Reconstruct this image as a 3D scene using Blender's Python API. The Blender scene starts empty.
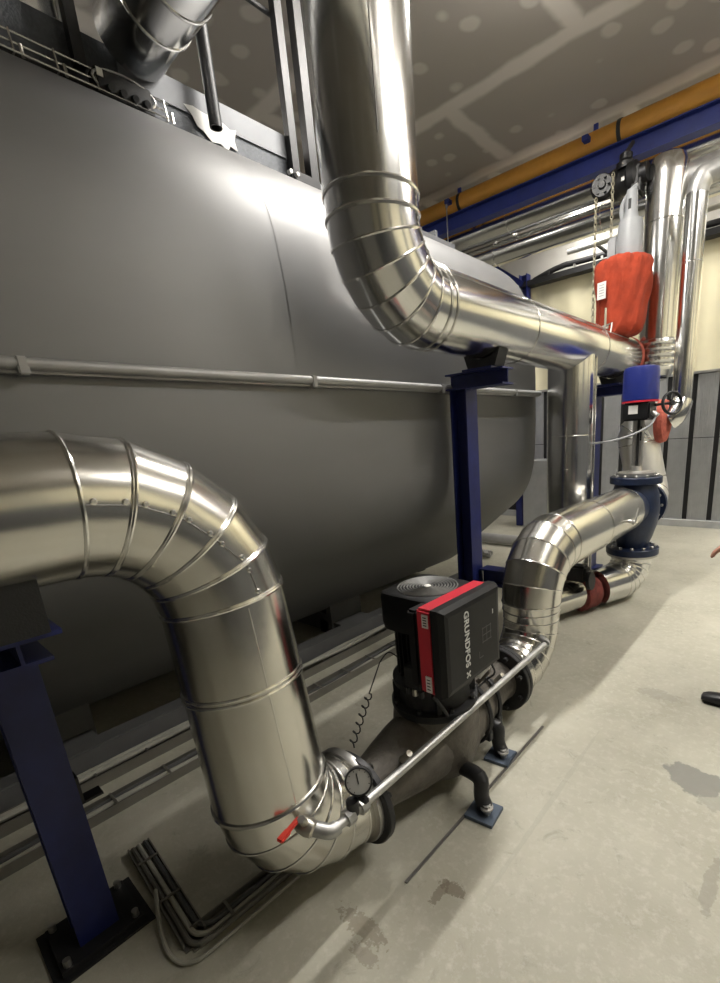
import bpy, bmesh, math, random
from mathutils import Vector, Matrix
random.seed(7)
V = Vector
PI = math.pi
scene = bpy.context.scene
COL = scene.collection

# ------------------------------------------------------------------ materials
MATS = {}
def nodes_of(m):
    m.use_nodes = True
    nt = m.node_tree
    return nt, nt.nodes['Principled BSDF']

def mat(name, col, rough=.5, metal=0., var=.12, scale=6., bump=0., bscale=40., stretch=(1, 1, 1), spec=.5, rvar=0.):
    m = bpy.data.materials.new(name); nt, b = nodes_of(m)
    L = nt.links
    tc = nt.nodes.new('ShaderNodeTexCoord'); mp = nt.nodes.new('ShaderNodeMapping')
    mp.inputs['Scale'].default_value = stretch
    L.new(tc.outputs['Object'], mp.inputs['Vector'])
    n = nt.nodes.new('ShaderNodeTexNoise'); n.inputs['Scale'].default_value = scale; n.inputs['Detail'].default_value = 5
    L.new(mp.outputs[0], n.inputs['Vector'])
    r = nt.nodes.new('ShaderNodeValToRGB')
    a = [max(0, c * (1 - var)) for c in col]; c2 = [min(1, c * (1 + var)) for c in col]
    r.color_ramp.elements[0].position = .3; r.color_ramp.elements[1].position = .7
    r.color_ramp.elements[0].color = (*a, 1); r.color_ramp.elements[1].color = (*c2, 1)
    L.new(n.outputs['Fac'], r.inputs['Fac']); L.new(r.outputs['Color'], b.inputs['Base Color'])
    b.inputs['Roughness'].default_value = rough; b.inputs['Metallic'].default_value = metal
    b.inputs['Specular IOR Level'].default_value = spec
    if rvar:
        mr = nt.nodes.new('ShaderNodeMapRange'); mr.inputs['To Min'].default_value = rough - rvar; mr.inputs['To Max'].default_value = rough + rvar
        L.new(n.outputs['Fac'], mr.inputs['Value']); L.new(mr.outputs[0], b.inputs['Roughness'])
    if bump:
        n2 = nt.nodes.new('ShaderNodeTexNoise'); n2.inputs['Scale'].default_value = bscale; n2.inputs['Detail'].default_value = 4
        L.new(mp.outputs[0], n2.inputs['Vector'])
        bp = nt.nodes.new('ShaderNodeBump'); bp.inputs['Strength'].default_value = bump; bp.inputs['Distance'].default_value = .02
        L.new(n2.outputs['Fac'], bp.inputs['Height']); L.new(bp.outputs[0], b.inputs['Normal'])
    MATS[name] = m
    return m

clad = mat('aluminium_cladding', (.70, .685, .64), .21, 1., .06, 3., .05, 5., (1, 1, 1), rvar=.05)
lit_clad = mat('lit_cladding', (.86, .85, .82), .42, .85, .04, 3.)  # cladding colour lightened as if lit from the back of the room
clad_new = mat('bright_cladding', (.74, .74, .73), .19, 1., .05, 3., .05, 5., rvar=.04)
band_m = mat('band_steel', (.80, .79, .76), .22, 1., .04)
seam_m = mat('dark_seam', (.22, .21, .20), .5, .6)  # dark tone for seams, screws and the floor line
tank_m = mat('brushed_tank_steel', (.24, .24, .242), .58, .85, .10, 1.6, .03, 3., (1, .35, 1), rvar=.06)
rail_m = mat('grey_rail', (.42, .42, .42), .45, .3)
blue_m = mat('dark_blue_paint', (.010, .016, .105), .42, 0., .2, 12.)
blue_beam_m = mat('beam_blue_paint', (.018, .034, .21), .45, 0., .15, 5.)
blue_valve = mat('valve_blue_paint', (.011, .020, .052), .38, .1, .2, 12., .1, 40.)
blue_act = mat('actuator_blue', (.010, .020, .165), .35, 0., .08)
black_m = mat('black_plastic', (.007, .007, .008), .45, 0., .15, 20., spec=.3)
matte_black = mat('matte_black', (.012, .012, .013), .62, 0., .2, 20., .1, 200.)
black_steel = mat('black_steel', (.03, .03, .032), .45, .4)
iron_m = mat('cast_iron_brown', (.12, .108, .092), .48, .35, .25, 14., .18, 60.)
red_m = mat('red_plastic', (.50, .018, .035), .38, 0., .05)
white_lab = mat('white_label', (.75, .74, .71), .5)
print_m = mat('grey_print', (.62, .62, .6), .5)
faint_m = mat('faint_print', (.06, .06, .062), .45)
steel_m = mat('plain_steel', (.50, .49, .47), .35, .9, .1)
zinc_m = mat('galvanised_steel', (.46, .46, .45), .42, .75, .15, 14.)
brass_m = mat('nickel_brass', (.55, .52, .46), .3, .9)
yellow_m = mat('ochre_paint', (.56, .27, .04), .5, 0., .14, 3.)
orange_m = mat('orange_fabric', (.31, .036, .011), .95, 0., .16, 9., .4, 26.)
shaded_red_m = mat('shaded_red_fabric', (.15, .03, .024), .9, 0., .3, 18., .5, 60.)  # red cloth with the sleeve's shadow put into its colour
rustred_m = mat('rust_red_fabric', (.40, .09, .06), .85, 0., .25, 18., .5, 60.)
grey_plastic = mat('light_grey_plastic', (.27, .28, .29), .5, 0., .06)
chain_m = mat('chain_brass', (.45, .42, .32), .4, .6)
plate_dark = mat('chequer_plate', (.055, .06, .068), .5, .4, .15, 60., .15, 90.)
plate_grey = mat('grey_plate', (.13, .135, .145), .5, .3)
skid_m = mat('skid_grey', (.12, .12, .12), .6)
red_handle = mat('red_handle_plastic', (.55, .04, .025), .45)
dial_m = mat('gauge_dial', (.45, .45, .43), .3)
skin_m = mat('skin', (.50, .25, .18), .5, 0., .08, 20.)
cloth_dark = mat('navy_workwear', (.03, .035, .05), .85, 0., .15, 30., .2, 200.)
shoe_m = mat('black_leather', (.012, .012, .014), .4, 0., .2, 30.)
hair_m = mat('brown_hair', (.06, .04, .03), .7)
rope_m = mat('grey_cable', (.10, .10, .10), .5)
white_cable = mat('pale_cable', (.40, .39, .34), .5)
cream_m = mat('cream_sheeting', (.80, .745, .53), .55, 0., .06, 2.)
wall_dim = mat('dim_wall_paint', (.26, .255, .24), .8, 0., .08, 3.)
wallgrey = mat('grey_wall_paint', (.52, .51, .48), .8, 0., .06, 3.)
wallpanel_m = mat('grey_metal_panel', (.40, .41, .42), .42, .55, .08, 6.)
plinth_m = mat('concrete_plinth', (.47, .48, .48), .8)
rubber_m = mat('black_rubber', (.02, .02, .02), .8)
house_m = mat('lamp_housing', (.75, .75, .74), .5)

def emis(name, col, s):
    m = bpy.data.materials.new(name); nt, b = nodes_of(m)
    b.inputs['Base Color'].default_value = (*col, 1); b.inputs['Emission Color'].default_value = (*col, 1)
    b.inputs['Emission Strength'].default_value = s
    return m
tube_m = emis('lit_lamp_tube', (1, .96, .87), 6.)

def floor_mat():
    m = bpy.data.materials.new('floor_concrete'); nt, b = nodes_of(m); L = nt.links
    tc = nt.nodes.new('ShaderNodeTexCoord')
    def noise(s, d=6, rough=.6, dist=0.):
        n = nt.nodes.new('ShaderNodeTexNoise'); n.inputs['Scale'].default_value = s; n.inputs['Detail'].default_value = d
        n.inputs['Roughness'].default_value = rough; n.inputs['Distortion'].default_value = dist
        L.new(tc.outputs['Object'], n.inputs['Vector']); return n
    def ramp(src, p0, p1, c0, c1):
        r = nt.nodes.new('ShaderNodeValToRGB'); r.color_ramp.elements[0].position = p0; r.color_ramp.elements[1].position = p1
        r.color_ramp.elements[0].color = (*c0, 1); r.color_ramp.elements[1].color = (*c1, 1); L.new(src, r.inputs['Fac']); return r
    def mix(fac, a, b_):
        x = nt.nodes.new('ShaderNodeMix'); x.data_type = 'RGBA'
        L.new(fac, x.inputs['Factor']); L.new(a, x.inputs['A'])
        if isinstance(b_, tuple): x.inputs['B'].default_value = (*b_, 1)
        else: L.new(b_, x.inputs['B'])
        return x.outputs['Result']
    base = ramp(noise(1.7, 8).outputs['Fac'], .32, .7, (.37, .355, .285), (.50, .485, .405)).outputs['Color']
    fine = ramp(noise(28, 5, .7).outputs['Fac'], .5, .78, (0, 0, 0), (1, 1, 1)).outputs['Color']
    c = mix(fine, base, (.53, .52, .45))
    sp = ramp(noise(9, 6, .75, .6).outputs['Fac'], .58, .72, (0, 0, 0), (.75, .75, .75)).outputs['Color']
    c = mix(sp, c, (.29, .275, .22))
    # stains and repair patches with outlines of their own
    def blob(c0, x, y, rx, ry, col, amt, wob=.5, ns=9.):
        mp = nt.nodes.new('ShaderNodeMapping'); mp.vector_type = 'POINT'
        mp.inputs['Location'].default_value = (-x / rx, -y / ry, 0); mp.inputs['Scale'].default_value = (1 / rx, 1 / ry, 0)
        L.new(tc.outputs['Object'], mp.inputs['Vector'])
        ln = nt.nodes.new('ShaderNodeVectorMath'); ln.operation = 'LENGTH'; L.new(mp.outputs[0], ln.inputs[0])
        n = noise(ns, 3); ma = nt.nodes.new('ShaderNodeMath'); ma.operation = 'MULTIPLY_ADD'
        ma.inputs[1].default_value = wob * 2; L.new(n.outputs['Fac'], ma.inputs[0]); L.new(ln.outputs['Value'], ma.inputs[2])
        r = ramp(ma.outputs[0], .98 + wob - .04 if False else .0, 1, (amt,) * 3, (0, 0, 0))
        r.color_ramp.elements[0].position = .5; r.color_ramp.elements[1].position = .54
        sc = nt.nodes.new('ShaderNodeMath'); sc.operation = 'MULTIPLY'; sc.inputs[1].default_value = .5 / (1 + wob)
        L.new(ma.outputs[0], sc.inputs[0]); L.new(sc.outputs[0], r.inputs['Fac'])
        return mix(r.outputs['Color'], c0, col)
    c = blob(c, -.25, 2.09, .105, .085, (.205, .205, .185), .85, .9, 11)
    c = blob(c, -.16, 2.0, .05, .06, (.26, .255, .22), .5, .8, 25)
    c = blob(c, -.83, 1.01, .05, .022, (.17, .14, .10), .65, 1.2, 60)
    c = blob(c, -.86, .97, .016, .05, (.17, .14, .10), .6, 1.2, 60)
    c = blob(c, -1.0, .72, .09, .03, (.20, .17, .12), .6, 1.5, 50)
    c = blob(c, -.93, .66, .05, .02, (.22, .19, .14), .5, 1.5, 60)
    c = blob(c, -.10, 1.55, .02, .12, (.25, .235, .19), .5, .9, 30)
    c = blob(c, -.55, 2.75, .11, .05, (.29, .275, .23), .5, 1.2, 22)
    c = blob(c, -.72, 1.62, .012, .55, (.36, .35, .29), .35, .6, 12)
    L.new(c, b.inputs['Base Color'])
    b.inputs['Roughness'].default_value = .62
    bp = nt.nodes.new('ShaderNodeBump'); bp.inputs['Strength'].default_value = .12; bp.inputs['Distance'].default_value = .01
    L.new(noise(60, 6).outputs['Fac'], bp.inputs['Height']); L.new(bp.outputs[0], b.inputs['Normal'])
    return m

def ceiling_mat():
    m = bpy.data.materials.new('ceiling_board'); nt, b = nodes_of(m); L = nt.links
    tc = nt.nodes.new('ShaderNodeTexCoord')
    n = nt.nodes.new('ShaderNodeTexNoise'); n.inputs['Scale'].default_value = 2.2; n.inputs['Detail'].default_value = 4
    L.new(tc.outputs['Object'], n.inputs['Vector'])
    add = nt.nodes.new('ShaderNodeMix'); add.data_type = 'VECTOR'; add.inputs['Factor'].default_value = .12
    L.new(tc.outputs['Object'], add.inputs['A']); L.new(n.outputs['Color'], add.inputs['B'])
    br = nt.nodes.new('ShaderNodeTexBrick'); br.inputs['Scale'].default_value = 1.
    br.inputs['Brick Width'].default_value = 2.4; br.inputs['Row Height'].default_value = 1.15
    br.inputs['Mortar Size'].default_value = .11; br.inputs['Mortar Smooth'].default_value = .6
    L.new(add.outputs['Result'], br.inputs['Vector'])
    br.inputs['Color1'].default_value = (.30, .275, .245, 1); br.inputs['Color2'].default_value = (.34, .315, .285, 1)
    br.inputs['Mortar'].default_value = (.55, .52, .48, 1)
    vo = nt.nodes.new('ShaderNodeTexVoronoi'); vo.inputs['Scale'].default_value = 3.0; vo.inputs['Randomness'].default_value = .8
    L.new(add.outputs['Result'], vo.inputs['Vector'])
    r = nt.nodes.new('ShaderNodeValToRGB'); r.color_ramp.elements[0].position = .17; r.color_ramp.elements[1].position = .25
    r.color_ramp.elements[0].color = (.55, .55, .55, 1); r.color_ramp.elements[1].color = (0, 0, 0, 1)
    L.new(vo.outputs['Distance'], r.inputs['Fac'])
    mx = nt.nodes.new('ShaderNodeMix'); mx.data_type = 'RGBA'
    L.new(r.outputs['Color'], mx.inputs['Factor']); L.new(br.outputs['Color'], mx.inputs['A']); mx.inputs['B'].default_value = (.55, .52, .48, 1)
    L.new(mx.outputs['Result'], b.inputs['Base Color']); b.inputs['Roughness'].default_value = .85
    return m

# ------------------------------------------------------------------ mesh helpers
ORG = {}
def obj(name, bm, m, parent=None, smooth=False, origin=None):
    """one linked mesh object; bm is in world coordinates"""
    o0 = ORG[parent.as_pointer()] if parent else (V(origin) if origin else None)
    if o0 is None:
        zs = [v.co.z for v in bm.verts]; xs = [v.co.x for v in bm.verts]; ys = [v.co.y for v in bm.verts]
        o0 = V(((min(xs) + max(xs)) / 2, (min(ys) + max(ys)) / 2, min(zs)))
    bmesh.ops.translate(bm, verts=bm.verts, vec=-o0)
    bmesh.ops.recalc_face_normals(bm, faces=bm.faces)
    if smooth:
        for f in bm.faces: f.smooth = True
        for e in bm.edges:
            if len(e.link_faces) == 2 and e.calc_face_angle(0) > math.radians(32): e.smooth = False
    me = bpy.data.meshes.new(name); bm.to_mesh(me); bm.free()
    o = bpy.data.objects.new(name, me); COL.objects.link(o)
    if m: me.materials.append(m)
    if parent: o.parent = parent
    else: o.location = o0
    ORG[o.as_pointer()] = o0
    return o
def thing(name, label, cat, loc, group=None):
    o = bpy.data.objects.new(name, None); COL.objects.link(o); o.location = loc
    o.empty_display_size = .1
    o['label'] = label; o['category'] = cat
    if group: o['group'] = group
    ORG[o.as_pointer()] = V(loc)
    return o
def tag(o, label, cat, group=None, kind=None):
    o['label'] = label; o['category'] = cat
    if group: o['group'] = group
    if kind: o['kind'] = kind
    return o
def struct(name, bm, m):
    o = obj(name, bm, m); o['kind'] = 'structure'; o['label'] = name.replace('_', ' '); o['category'] = 'room'
    return o

def frame(d):
    d = V(d).normalized()
    u = d.orthogonal().normalized() if abs(d.z) > .99 else V((0, 0, 1)).cross(d).normalized()
    return u, d.cross(u).normalized(), d
def add_box(bm, c, s, rz=0, M=None, bev=0):
    r = bmesh.ops.create_cube(bm, size=1)
    vs = r['verts']
    T = Matrix.Translation(V(c)) @ (M if M else Matrix.Rotation(rz, 4, 'Z')) @ Matrix.Diagonal((*s, 1))
    bmesh.ops.transform(bm, matrix=T, verts=vs)
    if bev:
        es = list({e for v in vs for e in v.link_edges})
        bmesh.ops.bevel(bm, geom=es, offset=bev, segments=2, affect='EDGES', clamp_overlap=True)
def boxbm(c, s, rz=0, bev=0, M=None):
    bm = bmesh.new(); add_box(bm, c, s, rz, M, bev); return bm
def add_lathe(bm, origin, axis, prof, seg=32, cap=True):
    """prof: list of (along, radius)"""
    u, w, d = frame(axis); o = V(origin); rings = []
    for a, r in prof:
        rings.append([bm.verts.new(o + d * a + (u * math.cos(2 * PI * k / seg) + w * math.sin(2 * PI * k / seg)) * max(r, 1e-4)) for k in range(seg)])
    for i in range(len(rings) - 1):
        for k in range(seg):
            bm.faces.new((rings[i][k], rings[i][(k + 1) % seg], rings[i + 1][(k + 1) % seg], rings[i + 1][k]))
    if cap:
        bm.faces.new(rings[0][::-1]); bm.faces.new(rings[-1])
def lathe(origin, axis, prof, seg=32):
    bm = bmesh.new(); add_lathe(bm, origin, axis, prof, seg); return bm
def add_cyl(bm, a, b, r, seg=24, r2=None):
    a, b = V(a), V(b); L = (b - a).length
    add_lathe(bm, a, b - a, [(0, r), (L, r if r2 is None else r2)], seg)
def cyl(a, b, r, seg=24, r2=None):
    bm = bmesh.new(); add_cyl(bm, a, b, r, seg, r2); return bm
def rings_of(pts, rad, seg=48):
    """mitred rings for a poly-line"""
    P = [V(p) for p in pts]; n = len(P)
    R = rad if isinstance(rad, (list, tuple)) else [rad] * n
    D = [(P[i + 1] - P[i]).normalized() for i in range(n - 1)]
    u, w, _ = frame(D[0]); out = []
    for i in range(n):
        d = D[max(0, i - 1)]
        if i >= 2:
            q = D[i - 2].rotation_difference(D[i - 1]); u = q @ u; w = q @ w
        nrm = d + D[i] if 0 < i < n - 1 else d
        ring = []
        for k in range(seg):
            t = 2 * PI * k / seg
            off = (u * math.cos(t) + w * math.sin(t)) * R[i]
            off = off - d * (off.dot(nrm) / d.dot(nrm))
            ring.append(P[i] + off)
        out.append(ring)
    return out
def add_skin(bm, rings, cap=True, closed=False):
    vr = [[bm.verts.new(p) for p in r] for r in rings]; seg = len(vr[0]); n = len(vr)
    for i in range(n if closed else n - 1):
        a, b = vr[i], vr[(i + 1) % n]
        for k in range(seg):
            bm.faces.new((a[k], a[(k + 1) % seg], b[(k + 1) % seg], b[k]))
    if cap and not closed:
        bm.faces.new(vr[0][::-1]); bm.faces.new(vr[-1])
    return vr
def add_tube(bm, pts, r, seg=10, smooth_n=0):
    P = [V(p) for p in pts]
    if smooth_n: P = catmull(P, smooth_n)
    P = [p for i, p in enumerate(P) if i == 0 or (p - P[i - 1]).length > 1e-5]
    add_skin(bm, rings_of(P, r, seg))
def tube(pts, r, seg=10, smooth_n=0):
    bm = bmesh.new(); add_tube(bm, pts, r, seg, smooth_n); return bm
def catmull(P, n):
    out = []; P = [V(p) for p in P]
    for i in range(len(P) - 1):
        p0 = P[max(0, i - 1)]; p1 = P[i]; p2 = P[i + 1]; p3 = P[min(len(P) - 1, i + 2)]
        for k in range(n):
            t = k / n
            out.append(.5 * ((2 * p1) + (p2 - p0) * t + (2 * p0 - 5 * p1 + 4 * p2 - p3) * t * t + (3 * p1 - p0 - 3 * p2 + p3) * t ** 3))
    out.append(P[-1]); return out
def fillet(c, d1, d2, R, n):
    c, d1, d2 = V(c), V(d1).normalized(), V(d2).normalized()
    co = max(-1, min(1, d1.dot(d2))); ph = math.acos(co); nn = (d2 - d1 * co) / math.sin(ph)
    st = c - d1 * (R * math.tan(ph / 2)); ce = st + nn * R
    return [ce - nn * R * math.cos(ph * i / n) + d1 * R * math.sin(ph * i / n) for i in range(n + 1)]
def bead(ring, r=.0045, grow=1.0, seg=6):
    """closed wire lying on a ring of points"""
    n = len(ring); c = sum(ring, V()) / n; bm = bmesh.new()
    nrm = (ring[0] - c).cross(ring[n // 4] - c).normalized()
    rr = []
    for p in ring:
        o = (p - c).normalized(); rr.append([p + o * (r * .35) + o * (math.cos(2 * PI * j / seg) * r) + nrm * (math.sin(2 * PI * j / seg) * r * 1.5) for j in range(seg)])
    add_skin(bm, rr, closed=True)
    return bm
def pipe_part(parent, name, pts, rad, m, seg=56, cap=True):
    rg = rings_of(pts, rad, seg); bm = bmesh.new(); vr = add_skin(bm, rg, cap)
    o = obj(name, bm, m, parent)
    me = o.data
    for p in me.polygons: p.use_smooth = len(p.vertices) == 4
    nv = seg
    at = me.attributes.new('sharp_edge', 'BOOLEAN', 'EDGE')
    for e in me.edges:
        a, b = e.vertices
        if a // nv == b // nv: at.data[e.index].value = True
    return o, rg
def sections(parent, pts, rad, parts, m, seg=56, caps=True):
    """one mitred run split into named parts: parts = [(name, first, last)]"""
    rg = rings_of(pts, rad, seg)
    for name, i0, i1 in parts:
        bm = bmesh.new(); add_skin(bm, rg[i0:i1 + 1], False)
        bm.verts.ensure_lookup_table()
        if caps and i0 == 0: bm.faces.new(bm.verts[0:seg][::-1])
        bm.verts.ensure_lookup_table()
        if caps and i1 == len(pts) - 1: bm.faces.new(bm.verts[(i1 - i0) * seg:])
        o = obj(name, bm, m, parent); me = o.data
        for p in me.polygons: p.use_smooth = len(p.vertices) == 4
        at = me.attributes.new('sharp_edge', 'BOOLEAN', 'EDGE')
        for e in me.edges:
            a, b = e.vertices
            if a // seg == b // seg: at.data[e.index].value = True
    return rg
def bands(parent, rings, idx, r=.0045, m=None, name='band'):
    for i in idx: obj(name, bead(rings[i], r), m or band_m, parent, True)
def interp_ring(rg, i, t):
    return [a.lerp(b, t) for a, b in zip(rg[i], rg[i + 1])]
def add_hex(bm, c, d, r, h):
    add_lathe(bm, V(c), d, [(0, r), (h * .85, r), (h, r * .8)], 6)
def bolt_ring(parent, c, axis, R, n, r, h, m, phase=0.):
    u, w, d = frame(axis)
    for k in range(n):
        t = 2 * PI * k / n + phase
        p = V(c) + (u * math.cos(t) + w * math.sin(t)) * R
        bm = bmesh.new(); add_hex(bm, p, d, r, h); add_hex(bm, p, -d, r * .7, h * .1)
        obj('bolt', bm, m, parent)
def rivet_line(parent, ring_pts, m, r=.005):
    for p, nrm in ring_pts:
        bm = lathe(p, nrm, [(-.002, r), (.002, r), (.0045, r * .6)], 8); obj('screw', bm, m, parent, True)
def hbeam_col(a, b, H, B, tf=.012, tw=.009, xdir=(1, 0, 0)):
    """I section swept a->b; flange faces along +-xdir"""
    a, b = V(a), V(b); d = (b - a); L = d.length; d.normalize(); x = V(xdir).normalized(); y = d.cross(x).normalized()
    M = Matrix((x, y, d)).transposed().to_4x4(); c = (a + b) / 2; bm = bmesh.new()
    add_box(bm, c + x * (H / 2 - tf / 2), (tf, B, L), M=M); add_box(bm, c - x * (H / 2 - tf / 2), (tf, B, L), M=M)
    add_box(bm, c, (H - 2 * tf, tw, L), M=M)
    return bm

# ------------------------------------------------------------------ camera
def make_camera():
    YAW, PIT, ROL, F, CX, CY, H = math.radians(40.1), math.radians(15.4), math.radians(-3.8), 461., 427., 563., 1.6
    fwd = V((-math.sin(YAW) * math.cos(PIT), math.cos(YAW) * math.cos(PIT), -math.sin(PIT)))
    right = V((math.cos(YAW), math.sin(YAW), 0)); up = right.cross(fwd)
    r2 = right * math.cos(ROL) + up * math.sin(ROL); u2 = up * math.cos(ROL) - right * math.sin(ROL)
    cd = bpy.data.cameras.new('camera'); co = bpy.data.objects.new('camera', cd); COL.objects.link(co)
    M = Matrix((r2, u2, -fwd)).transposed().to_4x4(); M.translation = V((0, 0, H)); co.matrix_world = M
    cd.sensor_fit = 'HORIZONTAL'; cd.sensor_width = 36; cd.lens = F / 720 * 36
    cd.shift_x = -(CX - 360) / 720; cd.shift_y = (CY - 491.5) / 720
    cd.clip_start = .02; cd.clip_end = 60
    scene.camera = co
make_camera()

# ------------------------------------------------------------------ setting
X0, X1, Y0, Y1, ZC = -7., 3.2, -3.6, 8., 4.8
struct('floor', boxbm(((X0 + X1) / 2, (Y0 + Y1) / 2, -.05), (X1 - X0 + .4, Y1 - Y0 + .4, .1)), floor_mat()).location
fl = bpy.data.objects['floor']
# keep the floor's object coordinates equal to world coordinates
off = V(fl.location); fl.data.transform(Matrix.Translation(off)); fl.location = (0, 0, 0)
struct('ceiling', boxbm(((X0 + X1) / 2, (Y0 + Y1) / 2, ZC + .05), (X1 - X0 + .4, Y1 - Y0 + .4, .1)), ceiling_mat())
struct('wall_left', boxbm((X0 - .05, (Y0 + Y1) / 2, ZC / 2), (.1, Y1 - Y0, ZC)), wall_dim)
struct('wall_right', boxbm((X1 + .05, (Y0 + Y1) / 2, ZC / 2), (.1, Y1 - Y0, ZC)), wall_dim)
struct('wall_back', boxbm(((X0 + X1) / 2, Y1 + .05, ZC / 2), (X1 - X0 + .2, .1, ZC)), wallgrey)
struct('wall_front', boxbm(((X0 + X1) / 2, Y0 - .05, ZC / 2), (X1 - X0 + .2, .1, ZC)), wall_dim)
struct('baseboard_back', boxbm(((X0 + X1) / 2, 7.93, .05), (X1 - X0 - .02, .14, .1)), plinth_m)
# black backing strip and ribbed metal panels on the lower back wall
n_trim = 1
struct('trim_1', boxbm((-1.2, 7.985, 1.17), (8.2, .03, 2.14)), matte_black)
px = -1.44 - .33 * 8
for k in range(21):
    x0 = px + .035 + .33 * k; x1 = x0 + .262
    bm = bmesh.new(); n = 9; zz = [.1, 1.31, 1.325, 2.2]
    for (za, zb) in ((.1, 1.312), (1.322, 2.2)):
        pts = []
        for j in range(n * 4 + 1):
            t = j / (n * 4); pts.append((x0 + (x1 - x0) * t, 7.945 - .0025 * (1 if (j // 2) % 2 else 0)))
        lo = [bm.verts.new((p[0], p[1], za)) for p in pts] + [bm.verts.new((x1, 7.97, za)), bm.verts.new((x0, 7.97, za))]
        hi = [bm.verts.new((v.co.x, v.co.y, zb)) for v in lo]
        for j in range(len(lo)):
            jj = (j + 1) % len(lo); bm.faces.new((lo[j], lo[jj], hi[jj], hi[j]))
        bm.faces.new(lo[::-1]); bm.faces.new(hi)
    n_trim += 1; struct('trim_%d' % n_trim, bm, wallpanel_m)
# unseen dark panels and cream sheet added on the right wall for pipe reflections
struct('trim_50', boxbm((X1 - .02, 2.2, 1.15), (.03, 11.4, 2.1)), matte_black)
for k in range(14):
    n_trim += 1; struct('trim_%d' % (50 + k + 1), boxbm((X1 - .045, -3.05 + .8 * k, 1.15), (.02, .72, 2.06)), plate_grey)
struct('trim_70', boxbm((X1 - .02, 2.2, 3.3), (.03, 11.4, 1.9)), cream_m)
# cream sheeting above, gently folded
bm = bmesh.new(); N = 160; rows = (2.24, 3.9); g = []
for j in range(N + 1):
    x = -6.4 + 9.4 * j / N; yy = 7.94 - .022 * math.sin(x * 7.1) - .012 * math.sin(x * 17 + 1)
    g.append([bm.verts.new((x, yy, z)) for z in rows] + [bm.verts.new((x, 7.985, z)) for z in rows])
for j in range(N):
    a, b = g[j], g[j + 1]
    for q in ((0, 1), (1, 3), (3, 2), (2, 0)): bm.faces.new((a[q[0]], a[q[1]], b[q[1]], b[q[0]]))
bm.faces.new((g[0][0], g[0][1], g[0][3], g[0][2])); bm.faces.new((g[-1][0], g[-1][1], g[-1][3], g[-1][2]))
tag(obj('wall_sheeting', bm, cream_m, None, True), 'cream folded sheeting hung on the back wall above the grey panels', 'wall sheeting')
struct('trim_30', boxbm((-1.7, 7.95, 2.222), (9.2, .09, .03)), zinc_m)
for k, (yy, w) in enumerate(((-1.5, .5), (1.0, .35), (3.6, .5), (6.2, .35))):
    struct('trim_%d' % (40 + k), boxbm((X1 - .1, yy, ZC / 2), (.2, w, ZC)), plate_grey)  # unseen dark pilasters added for stripes reflected in the cladding

# ------------------------------------------------------------------ lamps
def lamp(x, y, power, lab, length=1.5, z=4.5):
    t = thing('ceiling_lamp', lab, 'lamp', (x, y, z), 'strip lamps under the ceiling')
    obj('housing', boxbm((x, y, z + .05), (.13, length + .06, .06), bev=.01), house_m, t)
    obj('tube', cyl((x, y - length / 2, z), (x, y + length / 2, z), .018, 12), tube_m, t, True)
    for s in (-1, 1): obj('hanger', cyl((x, y + s * length * .4, z + .08), (x, y + s * length * .4, ZC), .006, 8), steel_m, t)
    ld = bpy.data.lights.new('lamp_light', 'AREA'); ld.shape = 'RECTANGLE'; ld.size = .10; ld.size_y = length; ld.energy = power
    ld.color = (1, .97, .915); ld.spread = PI
    lo = bpy.data.objects.new('lamp_light', ld); COL.objects.link(lo); lo.parent = t; lo.location = (0, 0, -.03)
    ld2 = bpy.data.lights.new('lamp_uplight', 'AREA'); ld2.shape = 'RECTANGLE'; ld2.size = .10; ld2.size_y = length; ld2.energy = power * 1.1
    ld2.color = (1, .97, .915); ld2.spread = PI
    lu = bpy.data.objects.new('lamp_uplight', ld2); COL.objects.link(lu); lu.parent = t; lu.location = (0, 0, .085); lu.rotation_euler = (PI, 0, 0)
    return t
lamp(-1.68, 3.0, 98, 'strip lamp hung above the edge of the tank behind the pump', length=1.5, z=4.55)
lamp(1.2, 2.4, 40, 'strip lamp over the open floor beside the pump')
lamp(1.2, 4.6, 58, 'strip lamp over the open floor near the person')
lamp(.9, 6.8, 85, 'strip lamp over the open floor by the back wall')
lamp(-2.9, 7.25, 24, 'added strip lamp hidden above the crosswise ducts, on the tank side', length=.9, z=4.58)  # unseen lamp added to brighten the ducts and upper back wall
lamp(-.3, 7.25, 26, 'added strip lamp hidden above the crosswise ducts, on the open floor side', length=.9, z=4.58)  # its added twin, also out of sight, for the same brightening
lamp(-5.6, .6, 85, 'strip lamp hung over the top of the tank', z=4.6)

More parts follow.
